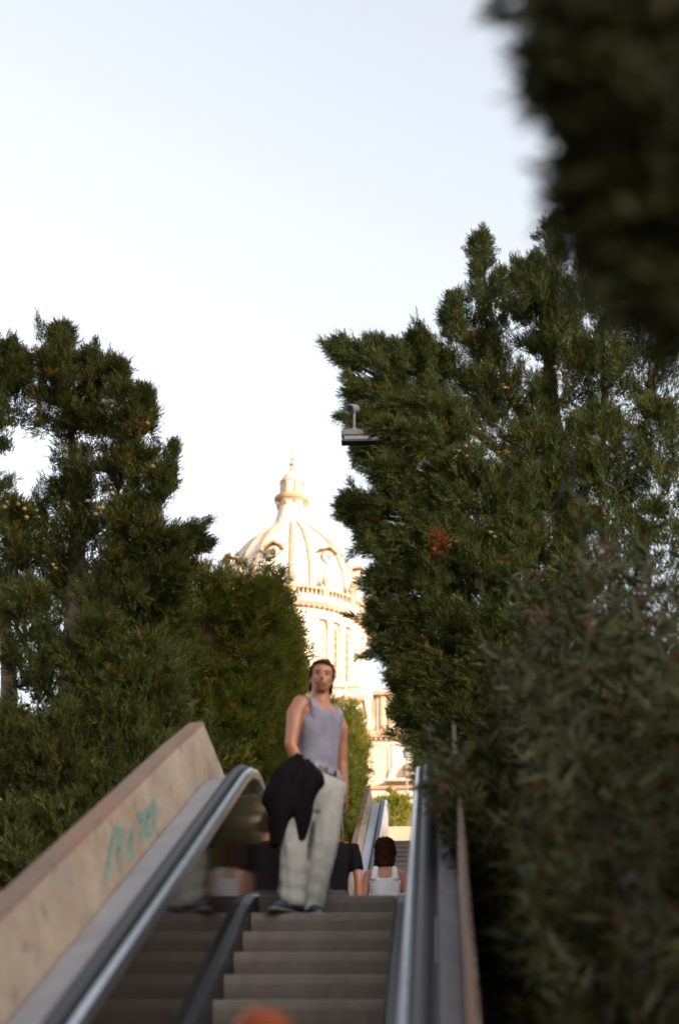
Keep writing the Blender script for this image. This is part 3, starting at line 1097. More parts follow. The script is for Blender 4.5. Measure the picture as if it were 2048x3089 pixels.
# --- clipped hedges along the left of the way
def hedge(label, x0, x1, y0, y1, zb, zt0, zt1, seed, dens=1.0, faces=('front', 'right', 'top'), name='clipped_hedge', cone_n=60):
    org = Vector(((x0+x1)/2, y0, zb))
    root = empty(name, org, 0, label, 'hedge', 'clipped cypress hedges beside the escalators')
    c = Crown(seed)
    rng = c.rng
    ztop = lambda y: zt0+(zt1-zt0)*(y-y0)/(y1-y0)
    pl = []
    if 'front' in faces:
        n = int((x1-x0)*(zt0-zb)*34*dens)
        for _ in range(n):
            x, z = rng.uniform(x0, x1), rng.uniform(zb, zt0-0.1)
            pl.append((x, y0+rng.uniform(0.0, 0.22), z, (0, -1, 0)))
    if 'right' in faces:
        n = int((y1-y0)*(zt0-zb)*30*dens)
        for _ in range(n):
            y = rng.uniform(y0, y1)
            pl.append((x1-rng.uniform(0.0, 0.22), y, rng.uniform(zb, ztop(y)-0.1), (1, 0, 0)))
    if 'left' in faces:
        n = int((y1-y0)*(zt0-zb)*30*dens)
        for _ in range(n):
            y = rng.uniform(y0, y1)
            pl.append((x0+rng.uniform(0.0, 0.22), y, rng.uniform(zb, ztop(y)-0.1), (-1, 0, 0)))
    if 'top' in faces:
        n = int((y1-y0)*(x1-x0)*30*dens)
        for _ in range(n):
            y = rng.uniform(y0, y1)
            pl.append((rng.uniform(x0, x1), y, ztop(y)-rng.uniform(0.22, 0.42), (0, 0, 1)))
    for (x, y, z, nn) in pl:
        h = rng.uniform(0.28, 0.55)
        if nn[2] == 0:
            h = min(h, max(0.15, ztop(y)-z+rng.uniform(-0.05, 0.18)))
        b = np.array([x, y, z])
        t = b+np.array([nn[0]*0.10+rng.normal(0, 0.06), nn[1]*0.10+rng.normal(0, 0.06), h])
        c.plume(b-np.asarray(nn)*0.12, t, rng.uniform(0.11, 0.20), 13 if dens > 0.9 else 9, L=0.13, k=5, odd=0.035)
    c.build('foliage', M['hedge'], root, nb=6, width=0.15, spread=0.85, origin=org)
    # woody inside that stops the view
    bm = bmesh.new()
    box(bm, x0+0.25, x1-0.24, y0+0.24, y1-0.2, zb-0.3, min(zt0, zt1)-0.36)
    bmesh.ops.subdivide_edges(bm, edges=bm.edges[:], cuts=8, use_grid_fill=True)
    for v in bm.verts:
        v.co += Vector((mnoise.noise(v.co*4), mnoise.noise(v.co*4+Vector((5, 0, 0))), mnoise.noise(v.co*4+Vector((0, 5, 0)))))*0.12
    bmesh.ops.translate(bm, vec=-org, verts=bm.verts)
    obj('woody_core', bm, M['twig'], root)
    for k in range(max(3, int((x1-x0)*2.2))):
        x = x0+(x1-x0)*(k+0.5)/max(3, int((x1-x0)*2.2))
        limb('stem', [(x, y0+0.16, zb), (x+rng.normal(0, .06), y0+0.13, zb+1.1), (x+rng.normal(0, .12), y0+0.12, zb+2.0), (x+rng.normal(0, .2), y0+0.25, zb+2.8)], [0.045, 0.035, 0.025, 0.012], M['bark'], root, org, 6)
    pts = []
    for _ in range(cone_n):
        if rng.random() < 0.7:
            pts.append((rng.uniform(x0, x1), y0-0.03, rng.uniform(zb+1.0, zt0-0.1)))
        else:
            y = rng.uniform(y0, y1)
            pts.append((x1+0.04, y, rng.uniform(zb+1.0, ztop(y)-0.1)))
    cones(pts, 0.02, M['cone'], root, org)
    return root


hedge('tall flat-topped clipped hedge rising behind the man', -3.5, -1.04, 7.5, 11.8, Z_MID, 5.92, 6.4, 31)
hedge('narrow clipped hedge showing just beyond the man’s shoulder', -3.2, -1.06, 16.4, 18.4, base_z(16.4), 7.62, 7.9, 32, 0.8, cone_n=15)
hedge('low clipped hedge at the head of the farther escalator', -3.0, -1.06, 23.5, 29.5, base_z(25)-0.6, 10.2, 11.3, 33, 0.7, cone_n=10)

# --- big cypress on the right
o_ = Vector((2.9, 7.6, ground_z(2.9, 7.6)))
tr = empty('cypress_tree', o_, 0, 'big feathery cypress with two thin spires overhanging the security camera', 'tree', 'cypress trees on the slopes')
cr = Crown(44)
spec = [((1130, 860), (1105, 560), 7.0, 0.30, 190, 1.0), ((1180, 860), (1190, 620), 7.2, 0.20, 80, 1.0), ((1270, 820), (1275, 510), 7.0, 0.32, 210, 1.0),
        ((1240, 860), (1225, 600), 6.8, 0.22, 150, 0.9), ((1060, 900), (1045, 690), 6.8, 0.22, 110, 0.9),
        ((1050, 960), (785, 800), 6.6, 0.26, 330, 0.7), ((1060, 900), (870, 800), 6.9, 0.26, 240, 0.7), ((1090, 930), (960, 790), 6.9, 0.30, 260, 0.7),
        ((1040, 1010), (815, 900), 6.5, 0.20, 170, 0.7), ((1050, 1080), (830, 985), 6.4, 0.16, 110, 0.7), ((1050, 1020), (900, 930), 6.5, 0.32, 300, 0.7),
        ((1040, 1050), (890, 985), 5.25, 0.14, 110, 0.6), ((1060, 1150), (840, 1040), 6.4, 0.30, 320, 0.7), ((1080, 1250), (810, 1170), 6.3, 0.30, 340, 0.7), ((1090, 1200), (880, 1090), 6.3, 0.34, 320, 0.7),
        ((1090, 1330), (850, 1240), 6.3, 0.30, 320, 0.7), ((1110, 1420), (870, 1340), 6.3, 0.32, 340, 0.7), ((1110, 1500), (870, 1420), 6.3, 0.30, 320, 0.7),
        ((1120, 1560), (890, 1490), 6.3, 0.30, 300, 0.7), ((1130, 1640), (920, 1570), 6.3, 0.28, 300, 0.7), ((1140, 1720), (930, 1640), 6.3, 0.28, 280, 0.7),
        ((1150, 1780), (980, 1700), 6.3, 0.28, 260, 0.7), ((1180, 1860), (990, 1760), 6.2, 0.30, 260, 0.6), ((1200, 1960), (1020, 1830), 6.0, 0.34, 260, 0.6), ((1220, 2060), (1060, 1920), 5.8, 0.4, 260, 0.6), ((1360, 1960), (1280, 1700), 6.2, 0.5, 240, 0.6), ((1480, 1800), (1430, 1500), 6.4, 0.5, 240, 0.6),
        ((1180, 1100), (1120, 800), 7.1, 0.55, 480, 0.6), ((1290, 1050), (1290, 740), 7.0, 0.55, 480, 0.6), ((1400, 1000), (1380, 660), 7.0, 0.55, 400, 0.6),
        ((1500, 1050), (1500, 700), 7.0, 0.60, 400, 0.6), ((1120, 1150), (1000, 950), 6.6, 0.50, 420, 0.6), ((1170, 1300), (1050, 1080), 6.4, 0.55, 480, 0.6),
        ((1280, 1300), (1220, 1000), 6.7, 0.60, 560, 0.6), ((1400, 1300), (1380, 960), 6.7, 0.60, 500, 0.6), ((1530, 1300), (1520, 950), 6.7, 0.60, 420, 0.6),
        ((1150, 1480), (1030, 1230), 6.3, 0.55, 520, 0.6), ((1260, 1500), (1180, 1220), 6.3, 0.60, 560, 0.6), ((1390, 1500), (1340, 1200), 6.4, 0.60, 480, 0.6),
        ((1530, 1500), (1500, 1180), 6.5, 0.60, 380, 0.6), ((1150, 1680), (1010, 1420), 6.3, 0.55, 480, 0.6), ((1250, 1700), (1150, 1430), 6.2, 0.60, 480, 0.6),
        ((1380, 1700), (1300, 1400), 6.4, 0.60, 300, 0.6), ((1160, 1850), (1040, 1620), 6.3, 0.50, 380, 0.6), ((1280, 1900), (1200, 1620), 6.3, 0.55, 260, 0.6)]
for (b, t, y, rad, n, sp) in spec:
    cr.plume(a15(*b, y+0.25), a15(*t, y-0.1), rad, n if b[0] < 1370 or b[1] < 1350 else n//2, L=0.16, k=8, odd=0.045, spire=sp, lift=0.75)
    if b[0] < 1370:
        cr.shoots(a15(*b, y+0.25), a15(*t, y-0.1), rad, 8, 0.7)
for b, t, rr_ in (((1112, 700), (1105, 525), 0.16), ((1270, 660), (1278, 490), 0.17), ((1192, 720), (1190, 600), 0.11), ((1232, 700), (1226, 585), 0.12), ((1050, 790), (1040, 690), 0.11), ((1150, 720), (1150, 620), 0.10),
                  ((880, 850), (742, 783), 0.12), ((870, 910), (800, 860), 0.08), ((860, 960), (780, 952), 0.07), ((950, 860), (905, 790), 0.09), ((1000, 840), (975, 770), 0.09), ((900, 1080), (835, 1030), 0.09), ((890, 1160), (800, 1135), 0.09),
                  ((890, 1200), (805, 1190), 0.09), ((910, 1280), (845, 1240), 0.09), ((920, 1360), (862, 1335), 0.09), ((920, 1440), (860, 1420), 0.09), ((930, 1500), (872, 1480), 0.09), ((960, 1560), (915, 1540), 0.09), ((970, 1640), (918, 1625), 0.09),
                  ((1330, 680), (1335, 560), 0.14), ((1310, 740), (1300, 640), 0.1)):
    cr.spike(a15(b[0]+14, b[1]+14, 6.45), a15(t[0]+10, t[1]+12, 6.35), rr_, int(420*rr_)+14)
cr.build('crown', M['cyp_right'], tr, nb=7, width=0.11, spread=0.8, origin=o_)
limb('trunk', [o_, a15(1330, 1500, 7.6), a15(1300, 1200, 7.6), a15(1270, 900, 7.4), a15(1275, 560, 7.2)], [0.24, 0.18, 0.14, 0.09, 0.02], M['bark'], tr, o_)
for b in ([a15(1290, 1150, 7.6), a15(1100, 1000, 7.0), a15(800, 830, 6.6)], [a15(1290, 1100, 7.6), a15(1170, 900, 7.2), a15(1108, 600, 7.0)],
          [a15(1300, 1300, 7.6), a15(1080, 1230, 6.6), a15(860, 1190, 6.3)], [a15(1310, 1400, 7.6), a15(1100, 1360, 6.7), a15(900, 1350, 6.3)],
          [a15(1320, 1500, 7.6), a15(1130, 1560, 6.6), a15(930, 1580, 6.3)], [a15(1300, 1250, 7.6), a15(1400, 1000, 7.1), a15(1390, 720, 7.0)]):
    limb('branch', b, [0.08, 0.05, 0.015], M['bark'], tr, o_, 7)
dc = Crown(46)
dc.plume(a15(1030, 1282, 5.85), a15(1010, 1245, 5.8), 0.08, 50, L=0.10, k=4, odd=0)
dc.build('dead_twigs', M['dead'], tr, nb=7, width=0.25, origin=o_)
cones([a15(random.uniform(1000, 1400), random.uniform(800, 1500), random.uniform(5.9, 6.4)) for _ in range(45)], 0.018, M['cone'], tr, o_)

# two sisters of it farther up the slope, branching from the ground
for dx_, dy_, dz_, lb_ in ((1.45, 9.2, -0.7, 'low-branching cypress beside the foot of the farther escalator, behind the two-spired one'),
                           (1.70, 17.0, 2.3, 'cypress beside the head of the farther escalator, last of the row')):
    t2 = empty('cypress_tree', o_+Vector((dx_, dy_, dz_)), 0, lb_, 'tree', 'cypress trees on the slopes')
    for ch in list(tr.children):
        if ch.name.split('.')[0] in ('crown', 'trunk', 'branch'):
            c2 = ch.copy()
            COL.objects.link(c2)
            c2.parent = t2

# --- near cypress whose boughs hang into the picture at the upper right
o_ = Vector((2.6, -5.6, ground_z(2.6, -5.6)))
tn = empty('cypress_tree', o_, 0, 'dark out-of-focus cypress bough hanging in the upper corner above the spired cypress', 'tree', 'cypress trees on the slopes')
cr = Crown(51)
NY = -6.8
spec = [((1560, -40), (1200, 40), 0.0, 0.20, 200), ((1600, 160), (1205, 110), 0.0, 0.16, 200), ((1640, 260), (1225, 200), 0.0, 0.15, 200),
        ((1650, 330), (1260, 270), 0.05, 0.14, 190), ((1640, 420), (1290, 360), 0.05, 0.13, 180), ((1650, 520), (1310, 450), 0.05, 0.12, 150),
        ((1680, 620), (1330, 540), 0.1, 0.12, 150), ((1680, 700), (1350, 620), 0.1, 0.11, 150), ((1720, 790), (1400, 700), 0.1, 0.11, 160),
        ((1700, 120), (1420, -120), 0.15, 0.24, 200), ((1750, 300), (1400, 120), 0.2, 0.20, 220), ((1750, 640), (1430, 600), 0.2, 0.12, 120),
        ((1750, 180), (1300, -60), 0.2, 0.2, 180)]
for (b, t, dy, rad, n) in spec:
    cr.plume(a15(b[0]+85, b[1]-45, NY+dy), a15(t[0]+85, t[1]-45, NY+dy), rad*0.55, int(n*0.30), L=0.085, k=6, odd=0.02, spire=0.5)
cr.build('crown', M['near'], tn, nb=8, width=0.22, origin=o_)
limb('trunk', [o_, (2.55, -5.6, -1.0), (2.5, -5.6, 1.5), (2.45, -5.6, 3.4)], [0.16, 0.14, 0.11, 0.05], M['bark'], tn, o_)
for b in ([(2.5, -5.6, 0.3), a15(1700, 300, NY+0.2), a15(1300, 250, NY)], [(2.5, -5.6, -0.3), a15(1720, 600, NY+0.2), a15(1380, 560, NY+0.1)],
          [(2.5, -5.6, 0.8), a15(1600, 0, NY+0.1), a15(1300, 60, NY)]):
    limb('branch', b, [0.05, 0.03, 0.008], M['bark'], tn, o_, 7)


# --- oleander shrub over the right parapet
def lance_leaves(P, D, L, tint, rng, w=0.09):
    n = len(P)
    D = unit(D)
    side = unit(np.cross(D, rng.normal(size=(n, 3))))
    nrm = np.cross(side, D)
    droop = nrm*(L*rng.uniform(-0.18, 0.05, n))[:, None]
    a = P
    b = P+D*(L*0.45)[:, None]+side*(L*w)[:, None]+nrm*(L*0.03)[:, None]
    c = P+D*L[:, None]+droop
    d = P+D*(L*0.45)[:, None]-side*(L*w)[:, None]+nrm*(L*0.03)[:, None]
    m_ = P+D*(L*0.5)[:, None]+droop*0.3
    V = np.stack([a, b, c, d, m_], axis=1).reshape(-1, 3)
    i = np.arange(n)*5
    T = np.concatenate([np.stack([i, i+1, i+4], 1), np.stack([i+1, i+2, i+4], 1), np.stack([i+2, i+3, i+4], 1), np.stack([i+3, i, i+4], 1)])
    return V, T, np.repeat(tint, 5)


o_ = Vector((2.4, -1.4, ground_z(2.4, -1.4)))
ol = empty('oleander_shrub', o_, 0, 'broad oleander shrub with narrow grey-green leaves spilling over the parapet', 'shrub')
rng = np.random.default_rng(71)
P, D, L, tt = [], [], [], []
bm = bmesh.new()
for k in range(1430):
    spill = k >= 1350
    b = np.array([1.13+2.9*rng.random()**1.4, rng.uniform(-3.6, 2.6), 0.0])
    if spill:
        b[:2] = rng.uniform(1.0, 1.12), rng.uniform(-0.6, 0.7)
    b[2] = base_z(b[1])-0.05
    # crown surface: higher to the right and behind
    top = 1.60+0.475*(b[1]+2.0)-2.4*max(0.0, 1.4-b[0])+rng.normal(0, 0.13)
    h = max(0.5, top-b[2])*rng.uniform(0.5, 1.0)*(1+0.16*mnoise.noise(Vector(b)*1.7))
    lean = np.array([rng.normal(0.02 if b[1] < 0.2 else -0.22, 0.36), rng.normal(-0.15, 0.40)])*h*0.6
    if b[0]+lean[0] < 1.02:
        lean[0] = 1.02-b[0]+0.12*rng.random()
    h = max(0.45, h-1.9*max(0.0, 1.38-b[0]-lean[0])-0.12)
    if spill:
        h = rng.uniform(1.0, 1.5)
        lean = np.array([rng.uniform(-0.36, -0.06), rng.normal(-0.05, 0.2)])
    q = [b+np.array([lean[0]*f*f, lean[1]*f*f, h*f*(1-0.08*f)]) for f in np.linspace(0, 1, 7)]
    tube(bm, [Vector(p)-o_ for p in q[::2]], [0.007, 0.006, 0.004, 0.002], 4)
    base_t = np.clip(rng.normal(0.48, 0.28), 0, 0.84)
    nl = int(34+42*h/2)
    for j in range(nl):
        f = 0.22+0.78*(j+rng.random())/nl
        g = f*6
        i0 = min(int(g), 5)
        p = q[i0]+(q[i0+1]-q[i0])*(g-i0)
        ax = unit(q[i0+1]-q[i0])
        d = ax*rng.uniform(0.0, 0.7)+unit(rng.normal(size=3))*0.95
        P.append(p)
        D.append(d)
        L.append(rng.uniform(0.09, 0.175))
        tt.append(0.97 if rng.random() < 0.045 else np.clip(base_t+rng.normal(0, 0.12), 0, 0.86))
V, T, t_ = lance_leaves(np.array(P), np.array(D), np.array(L), np.array(tt), rng)
link('leaves', mesh_np('leaves', V-np.array(o_), T, t_), M['oleander'], ol)
obj('stems', bm, M['twig'], ol)

# --- small round shrubs along the palace stair
for i, (px_, py_, y, r_) in enumerate(((1182, 2560, 36.0, 0.55), (1146, 2590, 37.0, 0.4), (1206, 2545, 39.0, 0.5), (1168, 2415, 62.0, 0.55), (1144, 2440, 63.0, 0.45))):
    p = at(px_, py_, y)
    z = stair_z(y)
    org = Vector((p[0], y, z))
    nm = ['round green shrub in front of the palace stair behind the white-topped woman', 'small green shrub beside the woman’s head at the stair foot',
          'green shrub below the far walker on the stair', 'slim potted bush standing on the sunlit stair', 'tiny potted bush lower on the sunlit stair'][i]
    sh = empty('round_shrub', org, 0, nm, 'shrub', 'shrubs along the palace stair')
    c = Crown(80+i)
    hgt = max(0.9, p[2]-z+r_)
    c.plume((p[0], y, z), (p[0], y, z+hgt), r_, 150, L=0.2, k=5, odd=0.03, spire=0.35)
    c.build('foliage', M['hedge'], sh, nb=6, width=0.25, origin=org)
    limb('stem', [(p[0], y, z-0.1), (p[0]+0.03, y, z+hgt*0.4), (p[0], y, z+hgt*0.8)], [0.06, 0.05, 0.02], M['bark'], sh, org, 6)

# ------------------------------------------------------------------ poles, camera, urn
# lamp post whose arm shows at the edge of the right-hand cypress
LY = 5.6
arm_l, arm_r = at(1030, 1322, LY), at(1160, 1322, LY)
lx = 1.9
lz = arm_l[2]
PYL = 8.6
lp = empty('lamp_post', (lx, LY, ground_z(lx, PYL)), 0, 'grey lamp post arm sticking out of the big right-hand cypress', 'lamp post')
lo = Vector((lx, LY, ground_z(lx, PYL)))
bm = bmesh.new()
tube(bm, [(0, PYL-LY, -0.1), (0, PYL-LY, 2.0), (0, PYL-LY, lz-lo.z+0.1)], [0.07, 0.06, 0.045], 14)
obj('pole', bm, M['pole'], lp, smooth=True)
boxo('lamp_housing', (arm_l[0]-lx, arm_r[0]-lx+0.1, -0.05, 0.05, lz-lo.z+0.005, lz-lo.z+0.085), M['pole'], lp, bev=0.012)
boxo('lamp_cover', (arm_l[0]-lx+0.03, arm_r[0]-lx+0.06, -0.04, 0.04, lz-lo.z-0.035, lz-lo.z+0.002), M['lamp_lens'], lp)
boxo('lamp_rim', (arm_l[0]-lx+0.0, arm_r[0]-lx+0.1, -0.049, 0.049, lz-lo.z-0.06, lz-lo.z-0.037), M['black_plastic'], lp)
bm = bmesh.new()
tube(bm, [(arm_r[0]-lx+0.05, 0, lz-lo.z+0.045), (0, PYL-LY, lz-lo.z+0.045)], [0.03, 0.03], 10)
obj('arm', bm, M['pole'], lp)

c = at(1064, 1233, LY)
cc = empty('security_camera', (c[0], LY, lz+0.087), 0, 'small white security camera on a short stalk above the lamp arm', 'camera')
hz_ = c[2]-lz-0.087
bm = bmesh.new()
tube(bm, [(0.015, 0, 0), (0.015, 0, 0.02), (0.015, 0, 0.022), (0.015, 0, hz_-0.03)], [0.03, 0.03, 0.012, 0.012], 10)
obj('stalk', bm, M['pole'], cc, smooth=False)
bm = bmesh.new()
axc = Vector((-0.35, -0.8, -0.45)).normalized()
o0 = Vector((0, 0, hz_))
tube(bm, [o0-axc*0.09, o0-axc*0.07, o0+axc*0.06, o0+axc*0.075], [0.025, 0.046, 0.048, 0.042], 18)
obj('housing', bm, M['white_plastic'], cc, smooth=False)
bm = bmesh.new()
tube(bm, [o0+axc*0.0755, o0+axc*0.082], [0.037, 0.035], 18)
obj('lens', bm, M['black_plastic'], cc)


def street_pole(label, px_, y, pyt):
    x = at(px_, pyt, y)[0]
    z0, z1 = stair_z(y), at(px_, pyt, y)[2]
    r = empty('street_lamp', (x, y, z0), 0, label, 'street lamp', 'tall street lamps before the palace')
    h = z1-z0
    bm = bmesh.new()
    tube(bm, [(0, 0, 0), (0, 0, 0.6), (0, 0, 0.62), (0, 0, h-0.5)], [0.12, 0.11, 0.075, 0.055], 10)
    obj('pole', bm, M['pole'], r)
    bm = bmesh.new()
    lathe(bm, [(0.05, h-0.5), (0.16, h-0.42), (0.22, h-0.1), (0.26, h-0.08), (0.10, h+0.05), (0.03, h+0.15)], 12)
    obj('lantern_head', bm, M['white_plastic'], r)


street_pole('tall street lamp pole against the palace cornice', 1249, 70, 2205)
street_pole('shorter street lamp pole before the palace arch window', 1226, 74, 2262)

# carved urn on a pedestal on the terrace, above the narrow hedge
UY = 100.0
uz = stair_z(UY)
ut = at(1082, 2190, UY)
ur = empty('stone_urn', (ut[0], UY, uz), 0, 'brown carved urn on a tall grey pedestal above the narrow hedge', 'urn')
boxo('pedestal', (-0.55, 0.55, -0.55, 0.55, -0.2, ut[2]-uz-1.45), M['pole'], ur, bev=0.05)
bm = bmesh.new()
h = ut[2]-uz-1.45
lathe(bm, [(0.30, h), (0.22, h+0.12), (0.2, h+0.2), (0.45, h+0.5), (0.5, h+0.75), (0.3, h+0.95), (0.36, h+1.0), (0.15, h+1.15), (0.2, h+1.3), (0.02, h+1.48)], 14)
obj('bowl', bm, M['ochre'], ur)

# ------------------------------------------------------------------ people
def remesh(o, vox, smooth_it=4):
    md = o.modifiers.new('remesh', 'REMESH')
    md.mode = 'VOXEL'
    md.voxel_size = vox
    md.use_smooth_shade = True
    if smooth_it:
        ms = o.modifiers.new('smooth', 'SMOOTH')
        ms.iterations = smooth_it
        ms.factor = 0.5


def chain(bm, pts, rad, n=14, side=(1, 0, 0)):
    """limb with elliptical sections; rx across 'side', ry in depth"""
    pts = [Vector(p) for p in pts]
    rs = []
    for i, p in enumerate(pts):
        t = (pts[min(i+1, len(pts)-1)]-pts[max(i-1, 0)]).normalized()
        s_ = Vector(side)
        a = (s_-t*s_.dot(t)).normalized()
        b = t.cross(a).normalized()
        r = rad[i]
        rx, ry = r if hasattr(r, '__len__') else (r, r)
        rs.append([p+a*(rx*math.cos(2*math.pi*k/n))+b*(ry*math.sin(2*math.pi*k/n)) for k in range(n)])
    rings(bm, rs)


def hand(bm, wrist, d, palm_n, thumb_side, sc_=1.0, curl=0.5):
    """palm, four unequal bent fingers and a thumb from the palm's side"""
    w, d, pn = Vector(wrist), Vector(d).normalized(), Vector(palm_n)
    pn = (pn-d*pn.dot(d)).normalized()
    sd_ = d.cross(pn).normalized()*thumb_side
    chain(bm, [w-d*0.01, w+d*0.03*sc_, w+d*0.065*sc_, w+d*0.092*sc_], [(0.026*sc_, 0.018*sc_), (0.037*sc_, 0.017*sc_), (0.041*sc_, 0.015*sc_), (0.037*sc_, 0.012*sc_)], 12, sd_)
    for k, (off, ln) in enumerate(((0.030, 0.072), (0.010, 0.080), (-0.010, 0.075), (-0.029, 0.058))):
        p = w+d*0.085*sc_+sd_*off*sc_
        q = [p-d*0.01]
        dd = d.copy()
        for j, fr in enumerate((0.45, 0.32, 0.23)):
            dd = (dd+pn*curl*(0.5+0.35*j)).normalized()
            p = p+dd*ln*fr*sc_
            q.append(p)
        chain(bm, q, [0.0095*sc_, 0.009*sc_, 0.0082*sc_, 0.006*sc_], 8, sd_)
    p0 = w+d*0.028*sc_+sd_*0.026*sc_
    chain(bm, [p0, p0+(d*0.5+sd_*0.7+pn*0.3).normalized()*0.035*sc_, p0+(d*0.5+sd_*0.7+pn*0.3).normalized()*0.035*sc_+(d*0.85+sd_*0.2+pn*0.45).normalized()*0.03*sc_,
               p0+(d*0.5+sd_*0.7+pn*0.3).normalized()*0.035*sc_+(d*0.85+sd_*0.2+pn*0.45).normalized()*0.052*sc_], [0.014*sc_, 0.011*sc_, 0.010*sc_, 0.007*sc_], 8, pn)


def head_geo(bm, T):
    """head in its own frame (origin at chin-neck, face towards -y), moved by T"""
    secs = [(-0.005, 0.026, 0.030, -0.052), (0.012, 0.043, 0.052, -0.040), (0.035, 0.055, 0.072, -0.024), (0.065, 0.064, 0.086, -0.010), (0.100, 0.071, 0.094, 0.000),
            (0.135, 0.075, 0.098, 0.004), (0.170, 0.075, 0.098, 0.006), (0.200, 0.067, 0.088, 0.008), (0.222, 0.048, 0.064, 0.010), (0.234, 0.022, 0.030, 0.010)]
    n = 20
    rs = []
    for z, rx, ry, oy in secs:
        rs.append([T @ Vector((rx*math.cos(2*math.pi*k/n), oy+ry*math.sin(2*math.pi*k/n), z)) for k in range(n)])
    rings(bm, rs)
    # nose, brow ridge, lips, chin, ears
    b2 = bmesh.new()
    chain(b2, [(0, -0.086, 0.122), (0, -0.100, 0.100), (0, -0.112, 0.078), (0, -0.100, 0.068)], [(0.009, 0.010), (0.011, 0.013), (0.017, 0.014), (0.014, 0.008)], 10)
    for s_ in (-1, 1):
        blob(b2, (s_*0.030, -0.083, 0.128), (0.024, 0.010, 0.008))
        blob(b2, (s_*0.036, -0.074, 0.085), (0.020, 0.014, 0.018))
        blob(b2, (s_*0.077, 0.008, 0.098), (0.010, 0.019, 0.030))
    blob(b2, (0, -0.088, 0.048), (0.025, 0.011, 0.010))
    blob(b2, (0, -0.083, 0.016), (0.022, 0.016, 0.015))
    b2.verts.ensure_lookup_table()
    me = bpy.data.meshes.new('tmp')
    b2.transform(T)
    b2.to_mesh(me)
    b2.free()
    bm.from_mesh(me)
    bpy.data.meshes.remove(me)


def face_parts(T, parent, hair_m, beard=True):
    def part(name, fn, m):
        b = bmesh.new()
        fn(b)
        b.transform(T)
        return obj(name, b, m, parent, smooth=True)
    for s_ in (-1, 1):
        part('eye', lambda b: blob(b, (s_*0.031, -0.088, 0.112), (0.014, 0.006, 0.007)), M['eye'])
        part('eyebrow', lambda b: chain(b, [(s_*0.012, -0.097, 0.129), (s_*0.030, -0.097, 0.135), (s_*0.052, -0.081, 0.130)], [0.004, 0.005, 0.003], 8, (0, 0, 1)), M['brow'])
    part('mouth', lambda b: (chain(b, [(-0.026, -0.090, 0.049), (-0.010, -0.101, 0.052), (0.010, -0.101, 0.052), (0.026, -0.090, 0.049)], [0.003, 0.006, 0.006, 0.003], 8, (0, 0, 1)),
                             chain(b, [(-0.020, -0.092, 0.043), (0, -0.101, 0.041), (0.020, -0.092, 0.043)], [0.003, 0.006, 0.003], 8, (0, 0, 1))), M['lip'])
    if beard:
        def bd(b):
            n = 13
            rs = []
            for z, rx, ry, oy in ((0.040, 0.064, 0.0845, -0.0165), (0.025, 0.056, 0.072, -0.027), (0.008, 0.046, 0.058, -0.038), (-0.008, 0.032, 0.040, -0.048)):
                rs.append([(rx*math.cos(a), oy+ry*math.sin(a), z+0.045*abs(math.cos(a))**3) for a in np.linspace(math.pi, 2*math.pi, n)])
            rings(b, rs, cap=False, closed=False)
        part('beard', bd, M['brow'])


def hair_cap(bm, T, low_back, side_low, puff=0.012, fringe=0.175, seed=0, ragged=0.006):
    """shell over the skull: low_back / side_low are how far down it reaches"""
    n, m_ = 32, 12
    rs = []
    for i in range(m_+1):
        ring = []
        for k in range(n):
            a = 2*math.pi*k/n
            f = -math.sin(a)                       # 1 at the face, -1 at the back
            low = fringe if f > 0.55 else (side_low if f > -0.35 else low_back)
            if 0.35 < f <= 0.55:
                low = side_low+(fringe-side_low)*(f-0.35)/0.2
            z = 0.236+puff-(0.236+puff-low)*(i/m_)
            zz = max(z, 0.0)
            k_ = np.interp(z, [-0.12, 0.0, 0.06, 0.12, 0.17, 0.205, 0.232, 0.25, 0.27], [0.072, 0.074, 0.078, 0.081, 0.080, 0.070, 0.045, 0.02, 0.005])
            if z > 0.236:
                k_ = max(0.004, k_*0.7)
            j = mnoise.noise(Vector((a*3, z*30, seed)))*ragged*2
            rx, ry = k_+puff+j, k_*1.28+puff+j
            ring.append(T @ Vector((rx*math.cos(a), 0.006+ry*math.sin(a), z+mnoise.noise(Vector((a*5, seed, 1)))*ragged)))
        rs.append(ring)
    rings(bm, rs)


